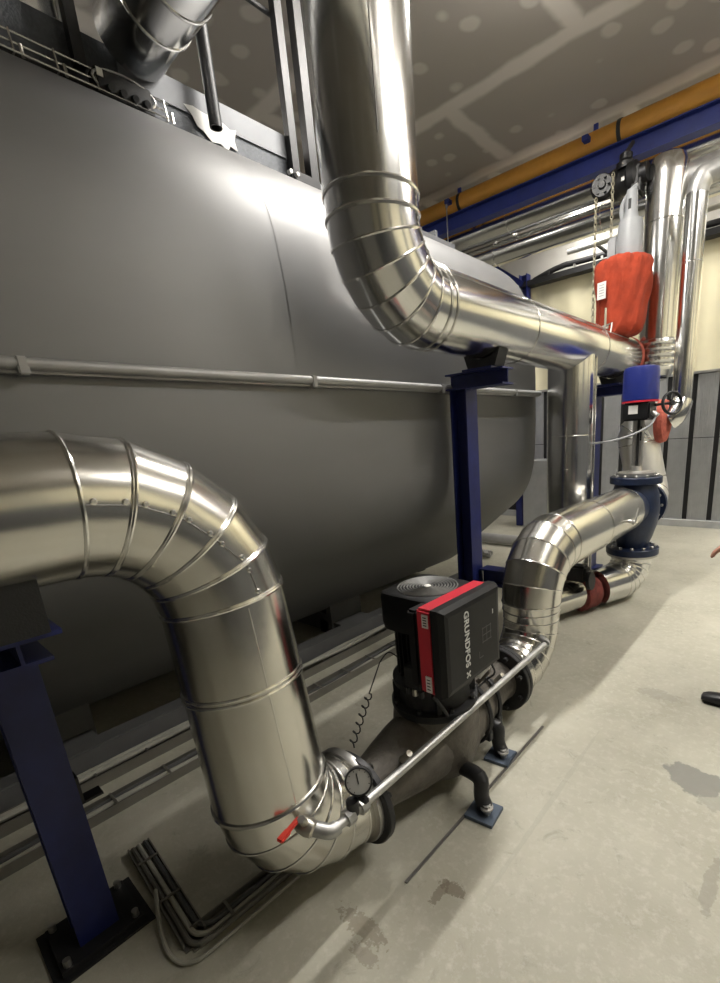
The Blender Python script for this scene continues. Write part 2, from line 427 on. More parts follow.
# ------------------------------------------------------------------ tank
PROF = [(-2.0, 1.62), (-2.0, 1.85), (-2.003, 2.1), (-2.02, 2.38), (-2.075, 2.65), (-2.2, 2.85), (-2.42, 3.02), (-2.70, 3.175), (-3.05, 3.31), (-3.45, 3.38), (-3.7, 3.4)]
PROB = [(-2.005, 1.45), (-2.02, 1.28), (-2.07, 1.10), (-2.18, .94), (-2.40, .76), (-2.72, .50), (-3.0, .27), (-3.25, .18), (-3.7, .15)]
def tank_outline(n=4):
    a = catmull([V((x, 0, z)) for x, z in PROF], n); b = catmull([V((x, 0, z)) for x, z in PROB], n)
    half = b[::-1] + a
    mir = [V((-7.4 - p.x, 0, p.z)) for p in half[1:-1]][::-1]
    return half + mir
def build_tank():
    t = thing('storage_tank', 'huge brushed grey steel tank filling the left side of the room', 'tank', (-3.7, .5, 0))
    out = tank_outline(); c = V((-3.7, 0, 1.75))
    bm = bmesh.new(); rows = []
    for (y, s) in ((-3.1, .985), (-3.05, 1), (-1.5, 1), (0.2, 1), (1.9, 1), (3.2, 1), (4.03, 1), (4.065, .994), (4.085, .975)):
        rows.append([V((c.x + (p.x - c.x) * s, y, c.z + (p.z - c.z) * s)) for p in out])
    add_skin(bm, rows); obj('shell', bm, tank_m, t, True)
    r = obj('rail', tube([(-1.965, -3, 1.90), (-1.965, 4.06, 1.90)], .02, 14), rail_m, t, True)
    obj('rail_lip', boxbm((-1.985, .5, 1.878), (.03, 7.1, .012)), rail_m, r)
    for y in (-.55, .42, 1.55, 2.6, 3.6): obj('rail_clip', boxbm((-1.968, y, 1.893), (.05, .03, .055), bev=.004), rail_m, r)
    # raised lower lap of the cladding
    for y in (1.5, ):
        bmr = bmesh.new(); a = [V((c.x + (p.x - c.x) * 1.0008, y - .006, c.z + (p.z - c.z) * 1.0008)) for p in out]
        b = [V((q.x, y + .006, q.z)) for q in a]; add_skin(bmr, [a, b], cap=False); obj('shell_lap', bmr, tank_m, t, True)
    for y in (-1.9, .35, 2.42):
        bm = bmesh.new()
        for xx in (-3.02, -4.38): add_box(bm, (xx, y, .24), (.06, .34, .46))
        add_box(bm, (-3.7, y, .1), (1.4, .3, .16)); obj('saddle', bm, skid_m, t)
    for xx in (-2.78, -4.6): obj('skid_beam', boxbm((xx, .45, .075), (.12, 7.0, .15), bev=.008), skid_m, t)
    for y in (-1.9, .35, 2.42): obj('cross_beam', boxbm((-3.0, y, .06), (.36, .3, .12)), skid_m, t)
    bm = boxbm((-3.7, 4.0, .16), (.5, .12, .22)); obj('drain_box', bm, skid_m, t)
build_tank()

# ------------------------------------------------------------------ platform on the tank and what stands there
def build_platform():
    t = thing('walkway_platform', 'dark chequer plate walkway along the top of the tank', 'platform', (-3.4, .3, 3.2))
    obj('kick_plate', boxbm((-2.76, -.2, 3.29), (.012, 4.85, .28)), plate_dark, t)
    obj('deck', boxbm((-3.6, -.2, 3.42), (1.66, 4.85, .02)), plate_dark, t)
    obj('upper_angle', boxbm((-2.755, 1.75, 3.365), (.02, 1.0, .12)), plate_grey, t)
    obj('low_plate', boxbm((-2.79, 3.12, 3.235), (.02, 1.76, .07)), plate_grey, t)
    for y in (2.95, 3.75): obj('bracket', boxbm((-3.0, y, 3.3), (.4, .03, .06)), plate_grey, t)
    # railing
    for y in (-.9, 1.02): 
        pass
    bm = bmesh.new(); add_box(bm, (-2.68, 1.06, 3.9), (.045, .045, 1.32)); obj('post', bm, black_steel, t)
    obj('post', boxbm((-2.72, 2.2, 3.98), (.05, .05, 1.62)), black_steel, t)
    obj('post', boxbm((-2.72, 2.34, 3.96), (.06, .06, 1.66)), black_steel, t)  # dark bar put in for the shadow band beside the riser
    obj('knee_rail', tube([(-2.76, 1.40, 4.02), (-2.76, 2.2, 4.02)], .014, 10), black_steel, t)
    obj('post_foot', boxbm((-2.72, 2.27, 3.2), (.07, .22, .07), bev=.01), black_steel, t)
    for y in (2.13, 2.18): obj('bolt', cyl((-2.69, y, 3.2), (-2.66, y, 3.2), .012, 8), steel_m, t)
    bm = bmesh.new()
    pts = [(1.55, 3.335), (1.60, 3.345), (1.66, 3.335), (1.74, 3.34), (1.80, 3.315), (1.84, 3.325), (1.82, 3.27), (1.83, 3.225), (1.79, 3.235), (1.77, 3.205), (1.73, 3.225), (1.68, 3.215), (1.64, 3.25), (1.61, 3.26), (1.59, 3.30)]
    a = [bm.verts.new((-2.748, y, z)) for y, z in pts]; b = [bm.verts.new((-2.743, y, z)) for y, z in pts]
    for i in range(len(a)): bm.faces.new((a[i], a[(i + 1) % len(a)], b[(i + 1) % len(a)], b[i]))
    bm.faces.new(a[::-1]); bm.faces.new(b)
    o = obj('torn_sheet', bm, white_lab, t); o['label'] = 'white torn patch'
build_platform()
# open ended black pipe hanging in front of the torn patch
bm = bmesh.new(); add_skin(bm, [[V((-2.66, 1.665, z)) + V((math.cos(a), math.sin(a), 0)) * r for a in [2 * PI * k / 18 for k in range(18)]] for z, r in ((3.24, .026), (3.24, .032), (4.5, .032), (4.8, .032), (4.8, .026), (3.24, .026))], cap=False)
tag(obj('drain_pipe', bm, black_steel, None, True), 'black open ended pipe hanging down in front of the white torn patch', 'pipe')
# junction cluster beside the cable basket
t = thing('junction_box', 'black junction box with glands at the end of the wire cable basket', 'junction box', (-2.68, 1.2, 3.13))
obj('body', boxbm((-2.68, 1.22, 3.205), (.08, .24, .11), bev=.008), matte_black, t)
for y in (1.15, 1.2, 1.25, 1.3): obj('gland', cyl((-2.645, y, 3.19), (-2.615, y, 3.18), .014, 10), black_steel, t)
obj('label_plate', boxbm((-2.638, 1.12, 3.235), (.004, .025, .03)), white_lab, t)
# wire cable basket
def build_basket():
    t = thing('wire_cable_basket', 'galvanised wire cable basket fixed along the upper edge of the tank', 'cable tray', (-2.68, .6, 3.16))
    for (x, z) in ((-2.66, 3.245), (-2.64, 3.17), (-2.70, 3.165), (-2.66, 3.21)):
        obj('long_wire', tube([(x, -.6, z), (x, 1.42, z)], .004, 6), band_m, t)
    bm = bmesh.new()
    for k in range(14):
        y = -.5 + .146 * k
        add_tube(bm, [(-2.72, y, 3.168), (-2.64, y, 3.165), (-2.655, y, 3.25)], .004, 6)
        add_tube(bm, [(-2.65, y + .03, 3.165), (-2.655, y + .03, 3.21)], .007, 6)
    obj('cross_wires', bm, band_m, t)
build_basket()
tag(obj('cable', tube([(-2.68, -.6, 3.18), (-2.68, .5, 3.178), (-2.675, 1.13, 3.18)], .011, 8, 4), matte_black, None, True), 'black cable lying in the wire basket along the tank edge', 'cable')
loop = [(-2.645, 1.2 + .13 * math.sin(a) + .02, 3.215 + .05 * math.cos(a)) for a in [2 * PI * k / 20 for k in range(20)]]
tag(obj('cable', tube(loop + [loop[0], loop[1]], .005, 8), zinc_m, None, True), 'pale cable coiled in a loop beside the junction box', 'cable')
# flue duct over the tank
t = thing('flue_duct', 'chrome duct crossing above the tank at the top left corner', 'duct', (-2.4, 1.0, 3.5))
o, rg = pipe_part(t, 'cladding', [(1.5, 1.33, 3.49), (-1.9, 1.33, 3.49), (-2.25, 1.33, 3.49), (-2.45, 1.33, 3.49), (-2.72, 1.33, 3.49)], [.155] * 5, clad_new, 40)
bands(t, rg, (1, 2, 3))
t = thing('steel_upright', 'bright steel channel upright at the top left beside the duct', 'upright', (-2.8, 1.05, 3.43))
obj('channel', boxbm((-2.80, .98, 4.1), (.03, .16, 1.34)), clad_new, t)
obj('edge', boxbm((-2.785, 1.07, 4.1), (.05, .012, 1.34)), zinc_m, t)

# ------------------------------------------------------------------ upper main pipe
def build_main():
    t = thing('insulated_main_pipe', 'large chrome clad main pipe coming down from the ceiling and bending along the tank', 'pipe', (-1.68, 1.76, 2.0))
    r = .205; x = -1.68
    el = fillet((x, 1.775, 2.25), (0, 0, -1), (0, 1, 0), .305, 6)
    P = [V((x, 1.775, 4.8)), V((x, 1.775, 2.64))] + el + [V((x, 2.13, 2.25)), V((x, 3.05, 2.25)), V((x, 4.40, 2.25)), V((x, 5.38, 2.25))]
    rad = [.245, .213] + [.212, .211, .21, .209, .208, .207, .206] + [.206, .205, .205, .205]
    rga = sections(t, P, rad, [('riser_cladding', 0, 2), ('elbow_cladding', 2, 9), ('cladding', 9, 12)], clad_new)
    bands(t, rga, (1, 2), .0055); bands(t, rga, range(3, 10), .0045); bands(t, rga, (10, 11), .003)
    rg = rga[1:10]
    # screw seam on the elbow side
    pts = []
    seg = 56
    def side(i, tt):
        rr = interp_ring(rg, i, tt); c = sum(rr, V()) / seg
        best = max(rr, key=lambda p: (p - c).normalized().dot(V((.90, .30, .30)).normalized())); return best, (best - c).normalized()
    bm = bmesh.new(); line = []
    for i in range(0, 8):
        for tt in ((.2, .5, .8) if i < 7 else (.5,)):
            pts.append(side(i, tt))
        for tt in (.02, .98): line.append(side(i, tt))
    rivet_line(t, pts, seam_m, .011)
    add_skin(bm, rings_of([p + n * .001 for p, n in line[::1]], .0042, 6)); obj('seam', bm, seam_m, t, True)
    # long seams
    obj('seam', tube([(x + .16, 2.15, 2.25 + .13), (x + .16, 5.36, 2.25 + .13)], .002, 5), seam_m, t)
    obj('seam', tube([(x + .178, 1.655, 2.78), (x + .198, 1.64, 4.79)], .003, 5), seam_m, t)
    obj('seam', tube([(x + .205, 1.80, 2.78), (x + .232, 1.80, 4.79)], .003, 5), seam_m, t)
    # branch down
    d, rg = pipe_part(t, 'branch_cladding', [(x - .01, 4.08, 2.2), (x - .01, 4.08, 1.52), (x - .01, 4.08, .12)], .195, clad_new)
    bands(t, rg, (1,), .003)
    obj('branch_seam', boxbm((x + .175, 4.17, 1.15), (.012, .012, 2.0)), band_m, t)
    obj('end_ring', lathe((x, 5.38, 2.25), (0, 1, 0), [(0, .15), (.005, .2), (.06, .215), (.14, .19), (.16, .13)], 28), rustred_m, t, True)
    obj('stub', cyl((x, 5.4, 2.25), (x + .12, 5.85, 2.25), .11, 20), black_steel, t, True)
build_main()

def build_stand(name, lab, xc, y, xpipe, zpipe, rp, zbot, w, gap, xb, base=False):
    """column beside the pipe, cantilever beam across, clamp shoe under the pipe"""
    zt = zpipe - rp - gap - .10
    t = thing(name, lab, 'support', (xc, y, 0))
    obj('column', hbeam_col((xc, y, zbot), (xc, y, zt), w, w, xdir=(1, 0, 0)), blue_m, t)
    xa = xc - w / 2 - .03
    obj('beam', hbeam_col((xa, y, zt + .05), (xb, y, zt + .05), .10, w * 1.05, .010, .008, xdir=(0, 0, 1)), blue_m, t)
    obj('pad', boxbm((xpipe - .02, y, zt + .106), (.22, w * 1.2, .012)), blue_m, t)
    bm = bmesh.new()
    # clamp shoe following the pipe
    n = 14; outp = []
    for k in range(n + 1):
        a = PI * 1.28 + (PI * .44) * k / n
        outp.append((xpipe + math.cos(a) * (rp + .004), zpipe + math.sin(a) * (rp + .004)))
    prof = outp + [(xpipe + .10, zt + .112), (xpipe - .10, zt + .112)]
    for s in (0,):
        A = [bm.verts.new((px_, y - w * .42, pz)) for px_, pz in prof]; B = [bm.verts.new((px_, y + w * .42, pz)) for px_, pz in prof]
        for i in range(len(A)): bm.faces.new((A[i], A[(i + 1) % len(A)], B[(i + 1) % len(A)], B[i]))
        bm.faces.new(A[::-1]); bm.faces.new(B)
    obj('clamp_shoe', bm, matte_black, t)
    return t, zt
t, z = build_stand('pipe_support', 'tall dark blue steel column with bracket under the main pipe, behind the pump', -1.86, 2.70, -1.68, 2.25, .207, 0.0, .13, .065, -1.52)
obj('base_plate', boxbm((-1.86, 2.70, .008), (.26, .26, .016)), blue_m, t)
obj('foot_beam', hbeam_col((-1.785, 2.76, .585), (-1.43, 2.76, .585), .12, .11, xdir=(0, 0, 1)), blue_m, t)
t, z = build_stand('pipe_support', 'dark blue steel column half hidden beside the valve at the far end', -1.90, 5.15, -1.68, 2.25, .207, 0.0, .16, .065, -1.52)
obj('base_plate', boxbm((-1.90, 5.15, .008), (.28, .28, .016)), blue_m, t)

# ------------------------------------------------------------------ near pipe down to the pump
def build_near():
    t = thing('insulated_suction_pipe', 'aluminium clad pipe entering at the left edge and bending down to the pump', 'pipe', (-1.35, .3, .06))
    x0, z0 = -1.40, 1.49; rb = .177
    bot = V((-1.285, .645, .245)); topc = V((x0, .632, z0))
    d2 = (bot - topc).normalized()
    el = fillet(topc, (0, 1, 0), d2, .335, 5); e2 = fillet(bot, d2, (0, 1, 0), .25, 5)
    ma, mb = el[-1].lerp(e2[0], .40), el[-1].lerp(e2[0], .425)
    P = [V((x0, -1.6, z0)), V((x0, -.3, z0))] + el + [ma, mb] + e2 + [V((-1.285, .915, .245))]
    rad = [rb] * 2 + [rb, rb, rb, .178, .178, .179] + [.181, .1815] + [.186, .186, .185, .184, .183, .182, .182]
    rga = sections(t, P, rad, [('cladding', 0, 2), ('elbow_cladding', 2, 7), ('riser_cladding', 7, 10), ('lower_elbow_cladding', 10, 16)], clad)
    rg = rga[2:8]
    for i in range(6):
        obj('band', bead(rg[i], .0034), band_m, t, True)
        if i: obj('band', bead(interp_ring(rg, i - 1, .94), .0026), band_m, t, True)
    bands(t, rga, (8, 9), .0035); bands(t, rga, (10,), .0055); bands(t, rga, range(11, 16), .003)
    seg = 56
    def side(i, tt):
        rr = interp_ring(rg, i, tt); c = sum(rr, V()) / seg
        best = max(rr, key=lambda p: (p - c).normalized().dot((V((.99, .0, .0)) + (c - V((-1.4, .26, 1.11))).normalized() * .12).normalized())); return best, (best - c).normalized()
    pts = [side(i, tt) for i in range(5) for tt in (.2, .8)]
    rivet_line(t, pts, band_m, .0085)
    ln = [side(i, tt) for i in range(5) for tt in (.03, .97)]
    bm = bmesh.new(); add_skin(bm, rings_of([p - V((0, 0, .008)) for p, n in ln], .003, 6)); obj('seam', bm, seam_m, t, True)
    obj('seam', tube([el[-1] + V((.179, -.02, 0)), e2[0] + V((.186, -.02, 0))], .0016, 6), band_m, t)
    obj('slot', boxbm((x0 + .1365, .12, z0 + .114), (.012, .12, .016), M=Matrix.Rotation(math.radians(-50), 4, 'Y')), matte_black, t)
    # counter flange
    f = obj('flange', lathe((-1.27, .915, .245), (0, 1, 0), [(0, .17), (.0, .192), (.012, .196), (.03, .196), (.03, .15)], 40), steel_m, t, True)
build_near()
# near support
t, z = build_stand('pipe_support', 'dark blue steel column standing on the floor at the lower left, under the bent pipe', -1.755, .15, -1.40, 1.497, .171, .03, .115, .115, -1.44)
obj('base_plate', boxbm((-1.755, .15, .02), (.22, .24, .02)), black_steel, t)
obj('grout_pad', boxbm((-1.755, .15, .005), (.26, .29, .01)), matte_black, t)
for sx in (-1, 1):
    for sy in (-1, 1):
        obj('anchor_bolt', cyl((-1.755 + sx * .09, .15 + sy * .1, .03), (-1.755 + sx * .09, .15 + sy * .1, .055), .011, 8), steel_m, t)
bm = boxbm((-1.74, .213, .56), (.05, .010, .10)); add_box(bm, (-1.74, .24, .514), (.05, .06, .008)); obj('angle_clip', bm, black_steel, t)

# ------------------------------------------------------------------ pump
def build_pump():
    xa, za = -1.235, .242; ym = 1.46
    t = thing('circulation_pump', 'large black inline pump with red banded control box on a cast iron casing', 'pump', (xa, ym, 0))
    bm = bmesh.new()
    n = 40
    prof = [(.955, .118), (1.0, .112), (1.06, .118), (1.14, .138), (1.24, .160), (1.36, .176), (1.48, .18), (1.60, .172), (1.72, .150), (1.84, .125), (1.95, .112), (2.02, .118)]
    add_lathe(bm, (xa, 0, za), (0, 1, 0), prof, n)
    cas = obj('casing', bm, iron_m, t, True)
    bm = lathe((xa, ym, 0), (0, 0, 1), [(.07, .10), (.1, .17), (.2, .205), (.31, .205), (.37, .20), (.40, .19), (.42, .19)], 44)
    obj('volute', bm, iron_m, cas, True)
    # flanges
    for (y, s, lab) in ((.947, 1, 'near'), (2.035, -1, 'far')):
        f = obj('flange', lathe((xa, y, za), (0, 1, 0), [(-.014, .10), (-.014, .188), (-.01, .192), (.012, .192), (.016, .186), (.016, .10)], 44), black_steel, t, True)
        bolt_ring(f, (xa, y + s * .016, za), (0, s, 0), .158, 8, .014, .022, matte_black, PI / 8)
    # strap clamps round the casing
    for y, r in ((1.665, .172), (1.79, .148)):
        ring = [V((xa + math.cos(a) * r, y + .015 * math.sin(a), za + math.sin(a) * r)) for a in [2 * PI * k / 40 for k in range(40)]]
        s = obj('strap', bead(ring, .010, seg=6), matte_black, t, True)
        obj('strap_bolt', boxbm((xa + r * .93, y, za - r * .5), (.03, .035, .05), bev=.004), black_steel, s)
    for y, a in ((1.12, .5), (1.85, .9)):
        obj('plug', cyl((xa + .09, y, za + .1), (xa + .135, y, za + .15), .014, 10), brass_m, t, True)
    # motor stool
    st = obj('motor_stool', lathe((xa, ym, 0), (0, 0, 1), [(.405, .19), (.425, .20), (.445, .20), (.45, .165), (.50, .158), (.53, .158), (.535, .185), (.56, .187), (.575, .16)], 44), matte_black, t, True)
    bolt_ring(st, (xa, ym, .445), (0, 0, 1), .182, 8, .012, .018, black_steel, .3)
    for k in range(4):
        a = PI / 4 + k * PI / 2
        obj('stool_rib', boxbm((xa + math.cos(a) * .165, ym + math.sin(a) * .165, .49), (.05, .02, .085), rz=a), matte_black, st)
    # motor with cooling fins
    bm = bmesh.new(); add_lathe(bm, (xa, ym, 0), (0, 0, 1), [(.57, .13), (.60, .135), (.82, .135)], 40)
    for k in range(32):
        a = 2 * PI * k / 32
        add_box(bm, (xa + math.cos(a) * .146, ym + math.sin(a) * .146, .695), (.03, .005, .22), rz=a)
    mo = obj('motor', bm, black_m, t)
    obj('terminal_box', boxbm((xa + .04, ym - .165, .62), (.10, .05, .11), bev=.008), matte_black, mo)
    for k in range(3): obj('cable_gland', cyl((xa + .01 + k * .035, ym - .18, .57), (xa + .01 + k * .035, ym - .18, .54), .013, 10), brass_m if k == 1 else black_steel, mo, True)
    # fan cover: rounded square
    def rsq(h, z, n=8, p=6.5):
        return [V((xa + h * math.copysign(abs(math.cos(a)) ** (2 / p), math.cos(a)), ym + h * math.copysign(abs(math.sin(a)) ** (2 / p), math.sin(a)), z)) for a in [2 * PI * (k + .5) / 48 for k in range(48)]]
    bm = bmesh.new(); add_skin(bm, [rsq(.150, .80), rsq(.158, .80), rsq(.163, .83), rsq(.163, .945), rsq(.158, .962), rsq(.148, .968)])
    fc = obj('fan_cover', bm, black_m, t, True)
    rim = obj('fan_grille_plate', boxbm((0, 0, 0), (.001, .001, .001)), steel_m, fc) if False else None
    bm = bmesh.new()
    for k in range(9):
        r = .022 + .0135 * k
        ring = [V((xa + math.cos(a) * r, ym + math.sin(a) * r, .970)) for a in [2 * PI * j / 40 for j in range(40)]]
        b2 = bead(ring, .0032, seg=5); me = bpy.data.meshes.new('tmp'); b2.to_mesh(me); b2.free(); bm.from_mesh(me); bpy.data.meshes.remove(me)
    obj('fan_grille', bm, zinc_grille, fc, True)
    obj('cap_badge', lathe((xa, ym, .968), (0, 0, 1), [(0, .016), (.004, .016), (.006, .012)], 20), white_lab, fc, True)
    # control box: red band then black cover
    y0, y1, z0, z1 = 1.205, 1.605, .625, .985
    yc, zc = (y0 + y1) / 2, (z0 + z1) / 2
    obj('box_back', boxbm((-1.125, yc, zc - .01), (.05, y1 - y0 - .02, z1 - z0 - .03), bev=.01), black_m, t)
    rb = obj('red_band', boxbm((-1.054, yc, zc - .002), (.078, y1 - y0 - .004, z1 - z0 - .006), bev=.010), red_m, t)
    rb['label'] = 'red band'
    # chamfered cover
    bm = bmesh.new(); a = []
    def rect(x, i): return [V((x, y0 + i, z0 + i)), V((x, y1 - i, z0 + i)), V((x, y1 - i, z1 - i)), V((x, y0 + i, z1 - i))]
    add_skin(bm, [rect(-1.018, 0), rect(-.985, 0), rect(-.962, .012), rect(-.958, .03)])
    cov = obj('control_box', bm, black_m, t)
    for (zz, hh) in ((.935, .052), (.672, .068)):
        l = obj('sticker', boxbm((-1.045, y0 + .000, zz), (.028, .004, hh)), white_lab, rb); l['label'] = 'white sticker'
        for q in range(4): obj('print_line', boxbm((-1.045, y0 - .0022, zz + hh * (.3 - .2 * q)), (.016, .001, .004)), black_m, l)
    # lettering
    def text(s, size, origin, m, parent, bold=0., name='lettering', extr=.0008):
        cu = bpy.data.curves.new('t', 'FONT'); cu.body = s; cu.size = size; cu.extrude = extr; cu.offset = bold; cu.space_character = 1.05
        to = bpy.data.objects.new('t', cu); COL.objects.link(to); bpy.context.view_layer.update()
        me = bpy.data.meshes.new_from_object(to.evaluated_get(bpy.context.evaluated_depsgraph_get()))
        bpy.data.objects.remove(to); bpy.data.curves.remove(cu)
        M = Matrix(((0, 0, 1, origin[0]), (0, 1, 0, origin[1]), (-1, 0, 0, origin[2]), (0, 0, 0, 1)))
        me.transform(M); bm = bmesh.new(); bm.from_mesh(me); bpy.data.meshes.remove(me)
        return obj(name, bm, m, parent)
    text('GRUNDFOS', .043, (-.9575, 1.335, .945), print_m, cov, .0010)
    bm = bmesh.new()
    for s in (-1, 1): add_box(bm, (-.9575, 1.350, .675), (.0015, .034, .007), M=Matrix.Rotation(s * .75, 4, 'X'))
    obj('emblem', bm, print_m, cov)
    # dim pictogram printed on the cover
    bm = bmesh.new()
    for zz in (.83, .80, .77): add_box(bm, (-.9578, 1.49, zz), (.001, .07, .004))
    for yy in (1.46, 1.49, 1.52): add_box(bm, (-.9578, yy, .80), (.001, .004, .07))
    obj('pictogram', bm, faint_m, cov)
    bm = bmesh.new(); add_box(bm, (-.9578, 1.445, .71), (.001, .03, .004)); add_box(bm, (-.9578, 1.432, .724), (.001, .004, .03))
    obj('corner_mark', bm, faint_m, cov)
    obj('logo_mark', boxbm((-.9578, 1.54, .88), (.001, .006, .02)), print_m, cov)
    obj('edge_badge', boxbm((-.985, y1 + .0, .945), (.012, .004, .05)), print_m, cov)
    # small hydraulics between motor and outlet
    obj('bleed_valve', cyl((-1.13, 1.66, .47), (-1.09, 1.70, .53), .022, 12), steel_m, t, True)
    obj('bleed_pipe', tube([(-1.2, 1.75, .36), (-1.12, 1.74, .46), (-1.11, 1.70, .50)], .014, 10, 4), iron_m, t, True)
    obj('sensor_lead', tube([(-1.02, 1.58, .64), (-1.03, 1.66, .52), (-1.10, 1.70, .44), (-1.13, 1.60, .40)], .005, 8, 5), matte_black, t, True)
    obj('bracket_arm', tube([(-1.06, 1.24, .60), (-1.05, 1.3, .50), (-1.08, 1.35, .44)], .008, 8, 4), matte_black, t, True)
    # legs
    for (p, q) in (((-1.10, 1.44, .12), (-.925, 1.375, .03)), ((-1.16, 1.73, .14), (-1.05, 1.73, .03))):
        lg = obj('leg', tube([p, (q[0] - .03, q[1] + .015, .16), (q[0] - .02, q[1] + .012, .07), (q[0] + .01, q[1], .03)], .034, 16, 5), black_steel, t, True)
        obj('foot_plate', boxbm((q[0] + .0, q[1] - .005, .008), (.13, .12, .016), rz=.12), blue_steel, lg)
        obj('foot_bolt', cyl((q[0] + .02, q[1] - .01, .016), (q[0] + .02, q[1] - .01, .06), .017, 8), steel_m, lg, True)
        obj('washer', cyl((q[0] + .02, q[1] - .01, .045), (q[0] + .02, q[1] - .01, .052), .028, 16), steel_m, lg, True)
zinc_grille = mat('grille_grey', (.20, .20, .195), .5, .2)
jet_m = mat('jet_black_casting', (.006, .006, .007), .45, 0., .2, 20.)
blue_steel = mat('blue_grey_plate', (.10, .13, .18), .5, .3)
build_pump()

# ------------------------------------------------------------------ pump outlet pipe to the valve
def build_outlet():
    t = thing('insulated_discharge_pipe', 'aluminium clad pipe rising from the pump and running to the blue valve', 'pipe', (-1.22, 2.43, .05))
    f = obj('flange', lathe((-1.235, 2.052, .242), (0, 1, 0), [(0, .11), (0, .192), (.012, .194), (.028, .19), (.028, .12)], 40), black_steel, t, True)
    bolt_ring(f, (-1.235, 2.08, .242), (0, 1, 0), .158, 8, .014, .02, matte_black, PI / 8)
    e1 = fillet((-1.232, 2.425, .232), (0, 1, 0), (.0, 0, 1), .25, 5); e2v = fillet((-1.232, 2.425, .885), (0, 0, 1), (.008, 1, 0), .30, 5)
    P = [V((-1.235, 2.082, .242))] + e1 + [e1[-1].lerp(e2v[0], .6)] + e2v + [V((-1.225, 3.32, .880)), V((-1.225, 4.10, .875))]
    rad = [.150, .155, .160, .163, .165, .166, .168] + [.172] + [.176, .180, .184, .187, .189, .190] + [.190, .188]
    rg = sections(t, P, rad, [('lower_elbow_cladding', 0, 6), ('riser_cladding', 6, 8), ('elbow_cladding', 8, 13), ('cladding', 13, 15)], clad)
    bands(t, rg, range(1, 7), .0026); bands(t, rg, range(7, 14), .003); bands(t, rg, (14,), .0022)
    obj('end_cap', lathe((-1.225, 4.10, .875), (0, 1, 0), [(0, .187), (.004, .189), (.01, .187), (.012, .12)], 40), clad, t, True)
    s = obj('sensor_pocket', cyl((-1.04, 3.66, .87), (-.985, 3.66, .87), .013, 12), steel_m, t, True)
    obj('sensor_stem', cyl((-.99, 3.66, .865), (-.98, 3.70, .97), .006, 8), steel_m, s, True)
    obj('sensor_head', cyl((-1.0, 3.64, .872), (-.985, 3.59, .868), .012, 10), steel_m, s, True)
build_outlet()

# ------------------------------------------------------------------ thin drain line, ball valve and gauge
t = thing('bypass_tube', 'thin grey steel tube running beside the pump from bend to bend', 'tube', (-1.05, 1.4, .3))
obj('tube', tube([(-1.045, .70, .405), (-1.045, 2.22, .425)], .0165, 16), zinc_m, t, True)
obj('elbow', tube(fillet((-1.045, 2.26, .425), (0, 1, 0), (-1, .15, .05), .03, 5) + [V((-1.10, 2.285, .43))], .021, 14), zinc_m, t, True)
obj('elbow', tube([(-1.045, .705, .405)] + fillet((-1.045, .675, .405), (0, -1, 0), (-.8, -.35, .25), .03, 5) + [V((-1.10, .635, .43))], .024, 14), zinc_m, t, True)
for y in (.74, .80): obj('union_nut', lathe((-1.045, y, .4055), (0, 1, 0), [(0, .022), (.0, .027), (.03, .027), (.03, .022)], 8), zinc_m, t)
t = thing('ball_valve', 'small steel ball valve with red lever on the near pipe bend', 'valve', (-1.11, .63, .42))
obj('body', lathe((-1.125, .625, .44), (.8, .28, -.25), [(-.01, .02), (0, .026), (.03, .03), (.05, .026), (.055, .018)], 14), brass_m, t, True)
obj('stem', cyl((-1.098, .628, .445), (-1.085, .61, .488), .012, 10), brass_m, t, True)
obj('nut', lathe((-1.085, .61, .486), (.28, -.35, .9), [(0, .013), (.01, .013)], 6), steel_m, t)
M = Matrix.Rotation(math.radians(-22), 4, 'Z') @ Matrix.Rotation(math.radians(16), 4, 'X')
bm = bmesh.new(); add_box(bm, (-1.09, .575, .485), (.020, .07, .008), M=Matrix.Rotation(math.radians(8), 4, 'Z') @ Matrix.Rotation(math.radians(10), 4, 'X'), bev=.003)
add_box(bm, (-1.085, .545, .48), (.026, .04, .012), M=Matrix.Rotation(math.radians(8), 4, 'Z') @ Matrix.Rotation(math.radians(10), 4, 'X'), bev=.004)
lv = obj('lever', bm, red_handle, t); lv['label'] = 'red lever'
t = thing('pressure_gauge', 'round pressure gauge on the thin tube in front of the pipe bend', 'gauge', (-1.045, .77, .42))
gd = V((.62, -.62, .45)).normalized(); gc = V((-1.04, .81, .512))
obj('case', lathe(gc - gd * .015, gd, [(0, .040), (.003, .046), (.026, .047), (.03, .044), (.03, .040), (.026, .040)], 32), matte_black, t, True)
obj('dial', lathe(gc + gd * .0115, gd, [(0, .04), (.002, .04)], 32), dial_m, t)
uu = gd.cross(V((0, 0, 1))).normalized(); vv = uu.cross(gd)
ticks = bmesh.new()
for k in range(9):
    a = -.8 + k * .2 * PI
    c = gc + gd * .0142 + (uu * math.cos(a * .9 - .4) + vv * math.sin(a * .9 - .4)) * .033
    add_cyl(ticks, c, c + (c - gc - gd * .0142) * .15, .0012, 5)
obj('tick_marks', ticks, black_m, t)
obj('needle', cyl(gc + gd * .0145 - vv * .008, gc + gd * .0145 + vv * .026 + uu * .006, .0015, 6), black_m, t)
obj('stem', cyl((-1.045, .80, .475), (-1.045, .79, .425), .010, 10), black_steel, t, True)
obj('tee', lathe((-1.045, .775, .435), (0, 0, 1), [(-.03, .016), (-.03, .021), (.02, .021), (.02, .014)], 12), black_steel, t, True)
obj('cock', boxbm((-1.02, .80, .46), (.05, .02, .02), bev=.004), black_steel, t)

